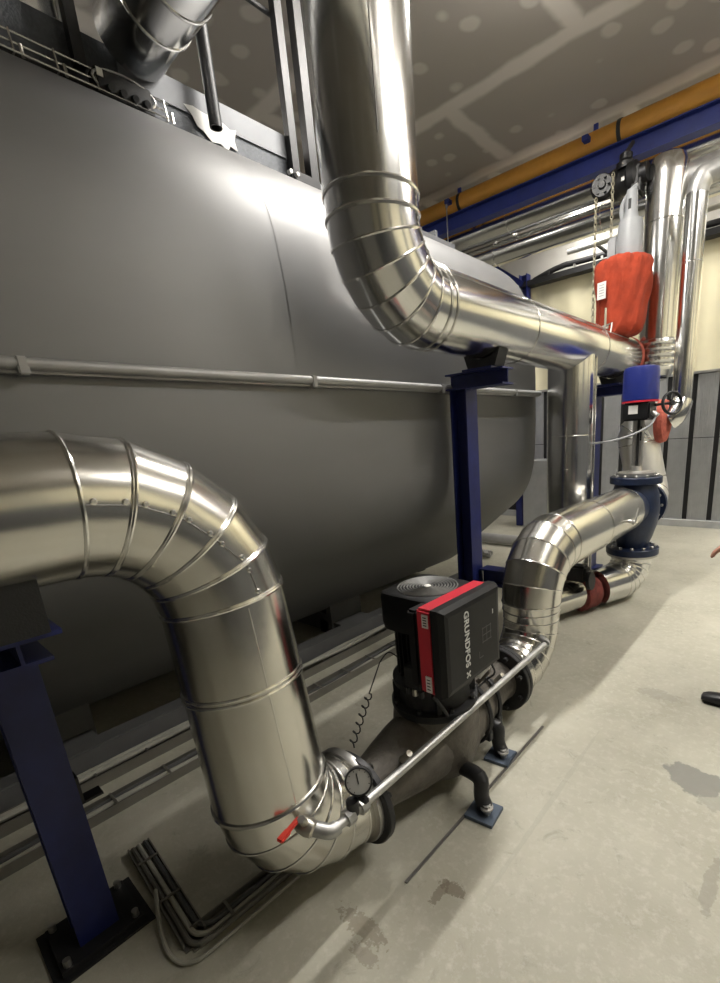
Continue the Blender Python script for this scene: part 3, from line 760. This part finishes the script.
# coiled lead at the near flange
pts = []
for k in range(90):
    s = k / 89; p = V((-1.285, .985, .43)).lerp(V((-1.36, 1.25, .66)), s ** 1.0)
    if s < .6: p = p + V((math.cos(k * .72) * .017, 0, math.sin(k * .72) * .014))
    pts.append(p)
pts += catmull([V((-1.36, 1.25, .66)), V((-1.35, 1.30, .69)), V((-1.30, 1.32, .66))], 5)
tag(obj('coiled_lead', tube(pts, .0028, 6), matte_black, None, True), 'thin black coiled lead hanging between the flange and the pump motor', 'cable')

# ------------------------------------------------------------------ three way valve with actuator
def build_valve():
    c = V((-1.215, 4.44, .84))
    t = thing('three_way_valve', 'dark blue cast three way valve with a round blue actuator on top', 'valve', (c.x, c.y, .46))
    bd = obj('body', lathe((c.x, c.y, 0), (0, 0, 1), [(.475, .135), (.52, .14), (.58, .165), (.70, .20), (.84, .215), (.98, .20), (1.06, .17), (1.09, .165)], 44), blue_valve, t, True)
    for z, s, R in ((1.10, 1, .215), (.455, -1, .225)):
        f = obj('flange', lathe((c.x, c.y, z), (0, 0, 1), [(-.03, .16), (-.03, R), (-.026, R + .004), (.026, R + .004), (.03, R), (.03, .15)], 44), blue_valve, t, True)
        bolt_ring(f, (c.x, c.y, z + (.03 if s > 0 else .03)), (0, 0, 1), R - .035, 12, .016, .02, steel_m)
    f = obj('flange', lathe((c.x, 4.70, c.z), (0, 1, 0), [(-.03, .15), (-.03, .215), (.03, .215), (.03, .14)], 44), blue_valve, t, True)
    bolt_ring(f, (c.x, 4.67, c.z), (0, -1, 0), .18, 12, .014, .018, steel_m)
    obj('outlet_neck', cyl((c.x, 4.5, c.z), (c.x, 4.7, c.z), .16, 32), blue_valve, t, True)
    obj('inlet_neck', cyl((c.x, 4.10, .875), (c.x, 4.4, .86), .165, 32), blue_valve, t, True)
    obj('bonnet', lathe((c.x, c.y, 0), (0, 0, 1), [(1.13, .155), (1.135, .16), (1.165, .16), (1.17, .15), (1.18, .06), (1.22, .05)], 36), steel_m, t, True)
    for s in (-1, 1): obj('yoke_rod', cyl((c.x + s * .032, c.y - s * .01, 1.17), (c.x + s * .032, c.y - s * .01, 1.62), .018, 12), steel_m, t, True)
    obj('spindle', cyl((c.x, c.y, 1.2), (c.x, c.y, 1.62), .012, 10), black_steel, t, True)
    obj('travel_scale', boxbm((c.x + .03, c.y - .03, 1.5), (.012, .012, .12)), black_m, t)
    g = obj('gear_box', boxbm((c.x, c.y, 1.685), (.22, .24, .15), bev=.015), black_m, t)
    obj('rating_plate', boxbm((c.x - .02, c.y - .122, 1.70), (.075, .004, .07)), white_lab, g)
    for k in range(2): obj('gland', cyl((c.x + .115, c.y - .05 + .06 * k, 1.67), (c.x + .15, c.y - .05 + .06 * k, 1.64), .018, 10), steel_m, g, True)
    a = obj('actuator_cover', lathe((c.x, c.y, 0), (0, 0, 1), [(1.77, .135), (1.775, .146), (2.01, .143), (2.04, .135), (2.05, .10)], 44), blue_act, t, True)
    obj('red_ring', lathe((c.x, c.y, 0), (0, 0, 1), [(1.758, .130), (1.758, .147), (1.772, .147), (1.772, .13)], 40), red_m, a, True)
    obj('top_knob', cyl((c.x + .135, c.y + .05, 1.95), (c.x + .185, c.y + .05, 1.95), .014, 10), matte_black, a, True)
    # handwheel
    hc = V((c.x + .235, c.y + .08, 1.735)); ax = V((.75, -.62, .1)).normalized()
    u, w, d = frame(ax); ring = [hc + (u * math.cos(q) + w * math.sin(q)) * .085 for q in [2 * PI * k / 32 for k in range(32)]]
    h = obj('handwheel', bead(ring, .011, seg=8), matte_black, t, True)
    for k in range(3):
        q = 2 * PI * k / 3; obj('spoke', cyl(hc, hc + (u * math.cos(q) + w * math.sin(q)) * .085, .008, 8), matte_black, h, True)
    obj('wheel_hub', cyl(hc - d * .02, hc + d * .015, .02, 12), matte_black, h, True)
    obj('wheel_shaft', cyl((c.x + .1, c.y + .04, 1.73), hc, .011, 10), black_steel, h, True)
    obj('cable', tube([(c.x + .14, c.y - .02, 1.64), (c.x + .10, c.y - .12, 1.55), (c.x - .12, c.y - .25, 1.46), (c.x - .5, c.y - .45, 1.43)], .009, 8, 8), grey_plastic, t, True)
build_valve()
# bottom bend under the valve
t = thing('insulated_branch_pipe', 'clear chrome bend leaving the bottom flange of the blue valve near the floor', 'pipe', (-1.22, 4.2, .02))
obj('flange', lathe((-1.215, 4.44, .405), (0, 0, 1), [(0, .15), (0, .222), (.02, .222), (.02, .15)], 40), steel_m, t, True)
dv = V((-.34, -.94, 0)).normalized(); cb = V((-1.215, 4.44, .182))
e = fillet(cb, (0, 0, -1), dv, .215, 6)
a, rg = pipe_part(t, 'cladding', [V((-1.215, 4.44, .405))] + e + [cb + dv * .5], [.172] * 8 + [.165], clad_new)
bands(t, rg, (2, 3, 4, 5, 6, 7), .0035)
sc_ = cb + dv * .52
o = obj('sleeve', lathe(sc_ - V((0, 0, .01)), dv, [(0, .10), (.02, .135), (.07, .15), (.12, .143), (.17, .155), (.21, .15), (.24, .12)], 26), shaded_red_m, t, True); o['label'] = 'red cloth sleeve coloured as if in shadow'
for v in o.data.vertices:
    v.co += V((random.uniform(-1, 1), 0, random.uniform(-1, 1))) * .005
obj('tail', cyl(sc_ + dv * .2, sc_ + dv * .75, .13, 26), clad, t, True)
kb = sc_ + dv * .3
obj('collar', boxbm(kb + V((.05, 0, .22)), (.2, .12, .14), bev=.02), matte_black, t)
obj('collar_wheel', lathe(kb + V((.16, 0, .16)), (1, 0, .1), [(0, .05), (.0, .075), (.03, .075), (.03, .05)], 20), matte_black, t, True)
# loop behind the valve
t = thing('insulated_return_pipe', 'clad pipe, coloured as if lit, looping up behind the blue valve to a red joint', 'pipe', (-1.25, 5.0, .6))
dl = V((-.30, 0, 1)).normalized()
e1 = fillet((-1.215, 5.0, .84), (0, 1, 0), dl, .20, 4); e2 = fillet((-1.42, 5.0, 1.59), dl, (1, 0, 0), .155, 5)
a, rg = pipe_part(t, 'cladding', [V((-1.215, 4.73, .84))] + e1 + e2 + [V((-1.16, 5.0, 1.59))], .185, lit_clad, 44)
bands(t, rg, (1, 3, 5, 6, 7, 8, 9, 10), .0035)
o = obj('red_joint', lathe((-1.20, 5.0, 1.59), (1, 0, 0), [(0, .17), (.01, .195), (.045, .203), (.08, .19), (.10, .13)], 30), rustred_m, t, True); o['label'] = 'rust red insulating joint'
obj('elbow', tube([(-1.10, 5.0, 1.60), (-1.06, 5.01, 1.63), (-1.03, 5.03, 1.69), (-1.02, 5.06, 1.76)], .10, 28, 3), clad_new, t, True)
# risers at the back
t = thing('insulated_riser', 'thick chrome riser behind the orange jacket at the far end', 'pipe', (-1.40, 5.62, 2.1))
a, rg = pipe_part(t, 'cladding', [(-1.40, 5.62, 2.40), (-1.40, 5.62, 3.45), (-1.40, 5.62, 3.84)], .185, clad_new, 48)
bands(t, rg, (1,), .003)
obj('top_bend', lathe((-1.40, 5.62, 3.84), (0, 0, 1), [(0, .185), (.08, .18), (.15, .15), (.18, .1)], 40), clad_new, t, True)
obj('side_bend', tube([(-1.38, 5.66, 3.78), (-1.0, 5.72, 3.82), (-.4, 5.75, 3.84), (1.6, 5.75, 3.88)], .12, 28, 5), zinc_m, t, True)
obj('bellows', lathe((-1.40, 5.62, 2.10), (0, 0, 1), [(0, .17)] + [(.03 * k, .19 if k % 2 else .165) for k in range(1, 10)] + [(.30, .18)], 36), clad_new, t, True)
obj('bottom_bend', lathe((-1.40, 5.62, 2.0), (0, 0, 1), [(0, .08), (.04, .15), (.1, .17)], 30), clad_new, t, True)
t = thing('insulated_riser', 'slim chrome riser between the thick riser and the back wall', 'pipe', (-1.02, 5.06, 1.71))
a, rg = pipe_part(t, 'cladding', [(-1.02, 5.06, 1.76), (-1.02, 5.06, 2.9), (-1.02, 5.06, 3.42)], .085, clad_new, 32)
bands(t, rg, (1,), .003)
obj('top_bend', tube([(-1.02, 5.06, 3.41), (-1.0, 5.06, 3.49), (-.9, 5.1, 3.56), (-.3, 5.3, 3.62), (.8, 5.4, 3.66)], .085, 24, 5), zinc_m, t, True)

# ------------------------------------------------------------------ orange jacket valve on top of the main
jx, jy = -1.59, 5.02
t = thing('jacketed_valve', 'valve wrapped in an orange cloth insulation jacket on the main pipe', 'valve', (jx, jy, 2.4))
def jacket():
    bm = bmesh.new(); rows = []
    prof = [(2.40, .13), (2.43, .21), (2.50, .245), (2.60, .255), (2.72, .272), (2.84, .285), (2.94, .29), (3.01, .28), (3.05, .25), (3.07, .18), (3.075, .08)]
    for z, r in catmull_prof(prof, 3):
        row = []
        for k in range(60):
            a = 2 * PI * k / 60
            wob = .012 * math.sin(a * 5 + z * 9) + .008 * math.sin(a * 11 - z * 14) + (.012 * math.sin(a * 16) if z > 2.98 or z < 2.47 else 0)
            rr = r + wob * min(1, r / .2)
            row.append(V((jx + rr * math.cos(a) * .86, jy + rr * math.sin(a) * .9, z)))
        rows.append(row)
    add_skin(bm, rows); return bm
def catmull_prof(p, n): return [(q.x, q.y) for q in catmull([V((a, b, 0)) for a, b in p], n)]
o = obj('jacket', jacket(), orange_m, t, True); o['label'] = 'orange cloth jacket'
o2 = obj('jacket_label', boxbm((jx - .10, jy - .268, 2.78), (.085, .006, .14), rz=-.22), white_lab, o); o2['label'] = 'white paper label'
for k in range(5): obj('print_line', boxbm((jx - .10, jy - .272, 2.825 - .022 * k), (.05, .002, .005), rz=-.22), grey_plastic, o2)
a = obj('actuator', lathe((jx + .05, jy, 0), (0, 0, 1), [(3.06, .115), (3.30, .108), (3.36, .10), (3.365, .07), (3.43, .055), (3.56, .050), (3.60, .045)], 32), grey_plastic, t, True)
obj('actuator_side', boxbm((jx - .09, jy, 3.16), (.1, .12, .2), bev=.02), grey_plastic, a)
obj('yoke', tube([(jx - .02, jy, 3.36), (jx - .03, jy, 3.50), (jx + .05, jy, 3.60), (jx + .10, jy, 3.62)], .022, 10, 4), grey_plastic, a, True)
obj('slot', boxbm((jx + .05, jy - .052, 3.48), (.025, .006, .08)), black_m, a)
# little sensor standing on the main pipe
t = thing('thermometer', 'thin brass thermometer rod standing on the main pipe before the orange jacket', 'thermometer', (-1.62, 4.62, 2.44))
obj('rod', cyl((-1.60, 4.62, 2.43), (-1.60, 4.62, 2.60), .010, 10), chain_m, t, True)
obj('base', cyl((-1.60, 4.62, 2.43), (-1.60, 4.62, 2.455), .03, 14), steel_m, t, True)
obj('side_lead', tube([(-1.60, 4.62, 2.455), (-1.5, 4.5, 2.445), (-1.49, 4.44, 2.36)], .006, 8), steel_m, t)

# black chain operated gear on the ducts
t = thing('chain_valve', 'black chain operated valve gear hanging under the blue beam with two chains', 'valve', (-1.85, 5.4, 3.7))
gw = obj('gear', lathe((-1.96, 5.45, 3.87), (.25, -1, 0), [(0, .05), (0, .095), (.02, .11), (.035, .095), (.06, .095), (.075, .11), (.095, .095), (.095, .04), (.12, .03)], 14), jet_m, t)
for k in range(6): obj('stud', cyl((-1.94 + .07 * math.cos(k * PI / 3), 5.36, 3.87 + .07 * math.sin(k * PI / 3)), (-1.935 + .07 * math.cos(k * PI / 3), 5.335, 3.87 + .07 * math.sin(k * PI / 3)), .014, 6), jet_m, gw)
obj('body', lathe((-1.88, 5.52, 3.88), (1, -.1, .05), [(-.04, .08), (0, .13), (.05, .14), (.08, .11), (.16, .11), (.18, .135), (.24, .135), (.27, .09), (.34, .08)], 20), jet_m, t, True)
obj('side_plate', boxbm((-1.64, 5.5, 3.84), (.10, .2, .24), bev=.02), jet_m, t)
obj('top_knob', lathe((-1.76, 5.5, 3.98), (0, 0, 1), [(0, .09), (.05, .09), (.08, .06), (.13, .06), (.15, .03)], 16), jet_m, t, True)
obj('hanger', tube([(-1.78, 5.5, 4.1), (-1.78, 5.75, 4.3)], .02, 10), black_steel, t)
obj('tag_plate', boxbm((-1.74, 5.37, 3.86), (.03, .01, .03)), steel_m, t)
for (xx, z0, z1) in ((-1.98, 2.45, 3.80), (-1.82, 2.75, 3.95)):
    bm = bmesh.new(); n = int((z1 - z0) / .035)
    for k in range(n):
        z = z0 + .035 * k; q = (k % 2)
        ring = [V((xx + (math.cos(a) * .011 if q else 0), 5.33 + (0 if q else math.cos(a) * .011), z + math.sin(a) * .022)) for a in [2 * PI * j / 10 for j in range(10)]]
        b2 = bead(ring, .005, seg=5); me = bpy.data.meshes.new('tmp'); b2.to_mesh(me); b2.free(); bm.from_mesh(me); bpy.data.meshes.remove(me)
    obj('chain', bm, chain_m, t)

# ------------------------------------------------------------------ overhead runs along the back
t = thing('gas_pipe', 'ochre yellow painted pipe running under the ceiling on the blue beam', 'pipe', (-1.8, 6.0, 4.42))
obj('pipe', cyl((-6.8, 6.0, 4.553), (3.1, 6.0, 4.553), .110, 36), yellow_m, t, True)
for x in (-4.05, -2.0, .4): obj('clamp', lathe((x, 6.0, 4.553), (1, 0, 0), [(0, .11), (0, .117), (.04, .117), (.04, .11)], 30), black_steel, t, True)
t = thing('support_beam', 'long blue steel beam under the ochre pipe', 'beam', (-1.8, 5.98, 4.26))
obj('web', hbeam_col((-6.8, 5.98, 4.345), (3.1, 5.98, 4.345), .19, .14, .012, .01, xdir=(0, 0, 1)), blue_beam_m, t)
for x in (-4.15, -2.3): obj('bracket', boxbm((x, 5.87, 4.56), (.07, .12, .05), bev=.004), blue_beam_m, t)
for x in (-4.15, -2.3): obj('hanger_plate', boxbm((x, 6.13, 4.6), (.05, .02, .4)), blue_beam_m, t)
t = thing('hanger_rod', 'thin steel rod hanging from the blue bracket above the tank end', 'rod', (-4.17, 5.84, 3.6))
obj('rod', cyl((-4.17, 5.84, 3.6), (-4.17, 5.84, 4.56), .008, 8), zinc_m, t)
obj('nut', cyl((-4.17, 5.84, 4.5), (-4.17, 5.84, 4.53), .018, 6), zinc_m, t)
def overhead(lab, y, z, r, x0, x1, bx):
    t = thing('overhead_duct', lab, 'duct', ((x0 + x1) / 2, y, z - r))
    P = [V((x, y, z)) for x in [x0] + list(bx) + [x1]]
    a, rg = pipe_part(t, 'cladding', P, r, clad_new, 44); bands(t, rg, range(1, len(P) - 1), .007)
    for x in bx: obj('hanger', cyl((x + .3, y, z + r), (x + .3, y, ZC), .008, 8), steel_m, t)
    o = obj('end_collar', lathe((x0, y, z), (-1, 0, 0), [(0, r), (0, r + .01), (.05, r + .01), (.06, r * .6)], 36), black_steel, t, True)
overhead('upper chrome duct running crosswise directly behind the blue beam', 6.45, 4.33, .16, -6.6, 3.0, (-3.55, -.9, 1.2))
overhead('lower chrome duct running crosswise with a black end collar above the tank', 6.6, 4.04, .145, -4.6, 3.0, (-3.85, -2.35, .4))
t = thing('conduit_run', 'slim pale conduit running crosswise below the lower duct', 'conduit', (-2., 6.9, 3.9))
obj('conduit', cyl((-2.6, 7.0, 3.92), (3.0, 7.0, 3.92), .03, 16), white_cable, t, True)
for x in (-2.2, -.6):
    obj('clip', boxbm((x, 7.0, 3.94), (.04, .09, .1)), black_steel, t); obj('hanger', cyl((x, 7.0, 3.98), (x, 7.0, ZC), .006, 8), steel_m, t)
t = thing('stub_pipe', 'short grey horizontal tube end on the upper back wall', 'tube', (-2.7, 7.3, 3.9))
obj('tube', cyl((-3.1, 7.3, 4.02), (-2.2, 7.3, 4.02), .035, 16), rail_m, t, True)
obj('cap', cyl((-2.2, 7.3, 3.99), (-2.2, 7.3, 4.12), .04, 12), black_steel, t, True)
obj('wall_arm', boxbm((-2.7, 7.65, 4.02), (.03, .7, .03)), black_steel, t)
# black cable tray on the back wall
t = thing('wall_cable_tray', 'black cable tray running along the top of the cream sheeting on the back wall', 'cable tray', (-1.0, 7.85, 3.84))
obj('tray', boxbm((-.7, 7.83, 3.87), (6.8, .18, .02)), black_steel, t)
obj('lip', boxbm((-.7, 7.745, 3.90), (6.8, .012, .08)), black_steel, t)
obj('lip', boxbm((-.7, 7.915, 3.92), (6.8, .012, .12)), black_steel, t)
for k in range(8): obj('clip', boxbm((-3.6 + .42 * k, 7.735, 3.96), (.03, .02, .05)), steel_m if k in (1, 2) else black_steel, t)
t = tag(obj('cable', tube([(-3.9, 7.83, 3.94), (-3.4, 7.82, 4.03), (-2.6, 7.83, 4.02), (3, 7.83, 4.0)], .04, 10, 5), matte_black, None, True), 'thick black cable bundle lying in the back wall tray', 'cable')
t = thing('steel_column', 'dark blue steel column at the back wall beyond the tank end', 'column', (-4.05, 7.8, 0))
obj('shaft', hbeam_col((-4.05, 7.8, .02), (-4.05, 7.8, 4.05), .14, .14), blue_m, t)
obj('base_plate', boxbm((-4.05, 7.8, .012), (.25, .22, .024)), blue_m, t)
obj('head_brace', hbeam_col((-4.05, 7.75, 3.9), (-4.9, 7.75, 4.5), .08, .08, xdir=(0, 1, 0)), blue_m, t)
# low grey cabinet beyond the tank end
t = thing('grey_cabinet', 'grey steel cabinet standing beyond the end of the tank', 'cabinet', (-3.6, 6.6, 0))
obj('body', boxbm((-3.42, 7.2, .55), (.5, .5, 1.1), bev=.01), wallpanel_m, t)
obj('side_post', boxbm((-3.8, 7.2, .5), (.12, .3, 1.0), bev=.01), blue_m, t)
# small line and coiled hose lying on the floor beyond the post
t = thing('floor_pipe', 'small grey pipe lying along the floor behind the tall blue column', 'pipe', (-3.5, 6.0, 0))
obj('pipe', cyl((-3.95, 5.7, .09), (-3.05, 5.7, .09), .07, 20), rail_m, t, True)
obj('stub', cyl((-3.85, 5.7, .14), (-3.85, 5.7, .3), .03, 12), rail_m, t, True)
pts = [V((-3.35 + .25 * k / 60, 5.0 + .04 * math.cos(k * .9), .06 + .04 * math.sin(k * .9))) for k in range(61)]
tag(obj('coiled_hose', tube(pts, .012, 6), zinc_m, None, True), 'short coiled metal hose on the floor behind the tall blue column', 'hose')

# ------------------------------------------------------------------ floor trays and cables
def floor_tray(name, lab, path, w, h, m, z0=.0):
    t = thing(name, lab, 'cable tray', (path[0][0], path[0][1], 0))
    for i in range(len(path) - 1):
        a, b = V((*path[i], 0)), V((*path[i + 1], 0)); d = (b - a).normalized(); nrm = V((-d.y, d.x, 0)); L = (b - a).length
        ang = math.atan2(d.y, d.x); c = (a + b) / 2; ext = w if len(path) > 2 else 0
        bm = boxbm(c + V((0, 0, z0 + .004)), (L + ext * .5, w, .006), rz=ang); obj('floor_plate', bm, m, t)
        for s in (-1, 1): obj('side_lip', boxbm(c + nrm * (s * w / 2) + V((0, 0, z0 + h / 2)), (L + (-s if ext else 0) * 0, .005, h), rz=ang), m, t)
        n = int(L / .24)
        for k in range(n): obj('cross_strap', boxbm(a + d * (.12 + .24 * k) + V((0, 0, z0 + h + .003)), (.010, w, .004), rz=ang), m, t)
    return t
tray_m = mat('tray_grey', (.22, .21, .185), .5, .5)
floor_tray('cable_channel', 'grey cable channel on the floor closest to the tank skid', [(-2.64, -2.6), (-2.64, 3.9)], .10, .06, tray_m)
floor_tray('cable_channel', 'grey cable channel on the floor second from the tank skid', [(-2.36, -2.6), (-2.36, 3.6)], .10, .05, tray_m)
floor_tray('cable_channel', 'small L shaped cable channel on the floor below the near pipe bend', [(-2.0, .375), (-1.425, .345), (-1.385, 1.15)], .075, .03, tray_m)
cabs = [(-2.67, .09, .013, white_cable, 'pale cable in the channel nearest the tank skid, on the tank side'), (-2.63, .095, .015, white_cable, 'pale cable in the channel nearest the tank skid, on the room side'),
        (-2.385, .06, .012, rope_m, 'grey cable in the second floor channel, on the tank side'), (-2.34, .062, .013, white_cable, 'pale cable in the second floor channel, on the room side')]
for x, z, r, m, lab in cabs:
    P = [(x + random.uniform(-.008, .008), -2.5 + .42 * k, z + random.uniform(-.012, .012) - .03) for k in range(15)]
    tag(obj('floor_cable', tube(P, r, 8, 3), m, None, True), lab, 'cable')
for k, (o_, m, lab) in enumerate(((-.024, rope_m, 'dark grey cable on the inner side of the L shaped floor channel'), (.0, white_cable, 'pale cable along the middle of the L shaped floor channel'), (.022, tray_m, 'brown grey cable on the outer side of the L shaped floor channel'))):
    P = [V((-2.0, .375 - o_, .02))] + fillet((-1.40 + o_, .345 - o_, .02), (.575, -.03, 0), (.04, .8, 0), .06, 6) + [V((-1.385 + o_, 1.15, .02))]
    tag(obj('floor_cable', tube(P, .009, 8), m, None, True), lab, 'cable')
# lead lying just outside the L channel at its corner
tag(obj('floor_cable', tube([(-1.70, .33, .04), (-1.55, .285, .02), (-1.43, .27, .012), (-1.355, .31, .012), (-1.34, .42, .012), (-1.33, .7, .012)], .007, 8, 6), white_cable, None, True), 'loose pale cable lying on the floor along the outside of the L shaped channel', 'cable')
# thin dark line drawn along the floor
tag(obj('floor_line', boxbm((-.985, 1.5, .003), (.012, 1.15, .006)), seam_m), 'thin dark line along the floor beside the pump', 'strip')

# ------------------------------------------------------------------ person at the right edge
def skin_mesh(name, joints, edges, m, parent, sub=2, root=0, origin=None):
    me = bpy.data.meshes.new(name); o0 = ORG[parent.as_pointer()]
    me.from_pydata([V(j[:3]) - o0 for j in joints], edges, []); o = bpy.data.objects.new(name, me); COL.objects.link(o); o.parent = parent
    me.materials.append(m)
    sk = o.modifiers.new('skin', 'SKIN'); sk.use_smooth_shade = True
    for i, j in enumerate(joints):
        d = me.skin_vertices[0].data[i]; r = j[3]; d.radius = (r, j[4] if len(j) > 4 else r); d.use_root = (i == root)
    ss = o.modifiers.new('sub', 'SUBSURF'); ss.levels = sub; ss.render_levels = sub
    ORG[o.as_pointer()] = o0
    return o
def person(px, py):
    t = thing('person', 'person in dark workwear and black shoes standing at the right edge, one hand forward', 'person', (px, py, 0))
    def P(f, l, z, *r): return (px - f, py - l, z, *r)      # f: forward (-x), l: the person's left (-y)
    # body with head, arms, hands
    J = [P(0, 0, .95, .13, .15), P(.01, 0, 1.15, .115, .14), P(.0, 0, 1.36, .11, .16), P(-.01, 0, 1.48, .056), P(.01, 0, 1.55, .054), P(.04, 0, 1.65, .098, .082), P(.03, 0, 1.735, .086, .076),
         P(-.01, .17, 1.41, .062), P(-.04, .22, 1.14, .044), P(.10, .22, 1.02, .036), P(.155, .215, .985, .030),
         P(-.01, -.17, 1.41, .062), P(-.05, -.22, 1.12, .044), P(.02, -.24, .86, .034), P(.05, -.24, .80, .03),
         P(.02, .09, .88, .085), P(.04, .09, .50, .056), P(.04, .09, .10, .04), P(.0, -.09, .88, .085), P(-.02, -.09, .50, .056), P(-.06, -.09, .10, .04)]
    E_ = [(0, 1), (1, 2), (2, 3), (3, 4), (4, 5), (5, 6), (2, 7), (7, 8), (8, 9), (9, 10), (2, 11), (11, 12), (12, 13), (13, 14), (0, 15), (15, 16), (16, 17), (0, 18), (18, 19), (19, 20)]
    def hand(base, wrist, dirf, side):
        n0 = len(J)
        w = V(wrist); f = V(dirf).normalized(); s = V(side).normalized(); dn = f.cross(s).normalized()
        if dn.z > 0: dn = -dn
        J.append((*(w + f * .045), .026, .036)); E_.append((base, n0))
        for k, (ln, off) in enumerate(((.072, -.030), (.080, -.010), (.075, .010), (.060, .029))):
            i = len(J); p = w + f * .085 + s * off
            J.append((*p, .0105)); J.append((*(p + f * ln * .45 + dn * .012), .0095)); J.append((*(p + f * ln * .7 + dn * ln * .45), .008))
            E_.extend([(n0, i), (i, i + 1), (i + 1, i + 2)])
        i = len(J); p = w + f * .03 - s * .035
        J.append((*p, .013)); J.append((*(p + f * .03 - s * .02 + dn * .015), .011)); J.append((*(p + f * .055 - s * .02 + dn * .035), .009))
        E_.extend([(n0, i), (i, i + 1), (i + 1, i + 2)])
    hand(10, J[10][:3], (-.9, 0, -.42), (0, -1, 0)); hand(14, J[14][:3], (-.3, 0, -.95), (0, 1, 0))
    body = skin_mesh('body', J, E_, skin_m, t, 2)
    # face
    hx, hz = px - .05, 1.655
    for s in (-1, 1):
        e = obj('eye', lathe((hx - .066, py + s * .03, hz + .02), (-1, 0, 0), [(-.012, .010), (0, .008), (.003, .004)], 12), white_lab, body, True)
        obj('pupil', lathe((hx - .070, py + s * .03, hz + .02), (-1, 0, 0), [(-.001, .005), (.001, .004)], 10), black_m, body)
        obj('ear', lathe((px - .02, py + s * .075, hz), (0, s, .1), [(-.01, .02), (.006, .024), (.014, .016)], 12), skin_m, body, True)
    obj('nose', lathe((hx - .058, py, hz - .008), (-.75, 0, -.3), [(0, .015), (.02, .012), (.032, .006)], 10), skin_m, body, True)
    obj('mouth', boxbm((hx - .060, py, hz - .052), (.014, .045, .01), bev=.004), rustred_m, body)
    bm = bmesh.new(); bmesh.ops.create_uvsphere(bm, u_segments=20, v_segments=12, radius=1)
    bmesh.ops.delete(bm, geom=[v for v in bm.verts if v.co.z < -.15 and v.co.x < .3 or v.co.z < -.6], context='VERTS')
    bmesh.ops.transform(bm, matrix=Matrix.Translation((px - .026, py, 1.705)) @ Matrix.Diagonal((.102, .086, .088, 1)), verts=bm.verts)
    obj('hair', bm, hair_m, t, True)
    # clothes: closed lofts round the torso, arms and legs
    def loft(bm, rows, n=22):
        """rows: (centre, radius along x, radius along y) stacked along the limb"""
        C_ = [V(r[0]) for r in rows]; rings = []
        for i, (c, ra, rb_) in enumerate(rows):
            d = (C_[min(i + 1, len(C_) - 1)] - C_[max(i - 1, 0)]).normalized()
            w = V((0, 1, 0)); w = (w - d * w.dot(d)).normalized(); u = w.cross(d)
            rings.append([V(c) + u * (math.cos(q) * ra) + w * (math.sin(q) * rb_) for q in [2 * PI * k / n for k in range(n)]])
        add_skin(bm, rings)
    bm = bmesh.new()
    loft(bm, [(P(.0, 0, .84), .150, .185), (P(.005, 0, .90), .155, .190), (P(.01, 0, 1.05), .142, .172), (P(.01, 0, 1.18), .145, .178), (P(.0, 0, 1.32), .142, .200), (P(-.005, 0, 1.41), .115, .200), (P(-.01, 0, 1.46), .090, .130), (P(.0, 0, 1.505), .075, .080)])
    loft(bm, [(P(-.01, .13, 1.44), .06, .05), (P(-.01, .185, 1.415), .085, .074), (P(-.03, .215, 1.28), .070, .062), (P(-.04, .22, 1.14), .062, .060), (P(-.01, .222, 1.09), .058, .058), (P(.09, .22, 1.025), .048, .05)])
    loft(bm, [(P(-.01, -.13, 1.44), .06, .05), (P(-.01, -.185, 1.415), .085, .074), (P(-.035, -.215, 1.28), .070, .062), (P(-.05, -.22, 1.12), .062, .060), (P(-.02, -.23, 1.0), .056, .056), (P(.015, -.24, .88), .048, .05)])
    obj('jacket', bm, cloth_dark, t, True)
    bm = bmesh.new()
    for s_, (f1, f2) in ((1, (.04, .045)), (-1, (-.02, -.06))):
        loft(bm, [(P(.0, s_ * .075, .99), .125, .085), (P(.01, s_ * .085, .86), .130, .098), (P((f1) * .6, s_ * .09, .72), .105, .092), (P(f1, s_ * .09, .50), .080, .078), (P((f1 + f2) / 2, s_ * .09, .28), .074, .070), (P(f2, s_ * .09, .075), .070, .064)])
    obj('trousers', bm, cloth_dark, t, True)
    for (f0, l0) in ((.04, .09), (-.06, -.09)):
        bm = bmesh.new(); rows = []
        for s, w, h in ((-.09, .02, .05), (-.085, .036, .085), (-.03, .042, .095), (.06, .043, .085), (.13, .05, .062), (.19, .046, .05), (.215, .03, .04), (.222, .01, .025)):
            rows.append([V((px - f0 - s, py - l0 + w * math.cos(a), max(.0, h * .5 + h * .5 * math.sin(a)) + .004)) for a in [2 * PI * k / 16 for k in range(16)]])
        add_skin(bm, rows); sh = obj('shoe', bm, shoe_m, t, True)
        bm = bmesh.new(); add_box(bm, (px - f0 - .065, py - l0, .009), (.29, .092, .018), bev=.008); obj('sole', bm, rubber_m, sh)
person(-.08, 2.92)

# ------------------------------------------------------------------ world and view
w = bpy.data.worlds.new('world'); scene.world = w; w.use_nodes = True
w.node_tree.nodes['Background'].inputs['Color'].default_value = (.5, .5, .5, 1); w.node_tree.nodes['Background'].inputs['Strength'].default_value = .2
scene.view_settings.view_transform = 'Standard'; scene.view_settings.look = 'None'; scene.view_settings.gamma = 1; scene.view_settings.use_curve_mapping = False
scene.view_settings.exposure = .38
scene.cycles.max_bounces = 10
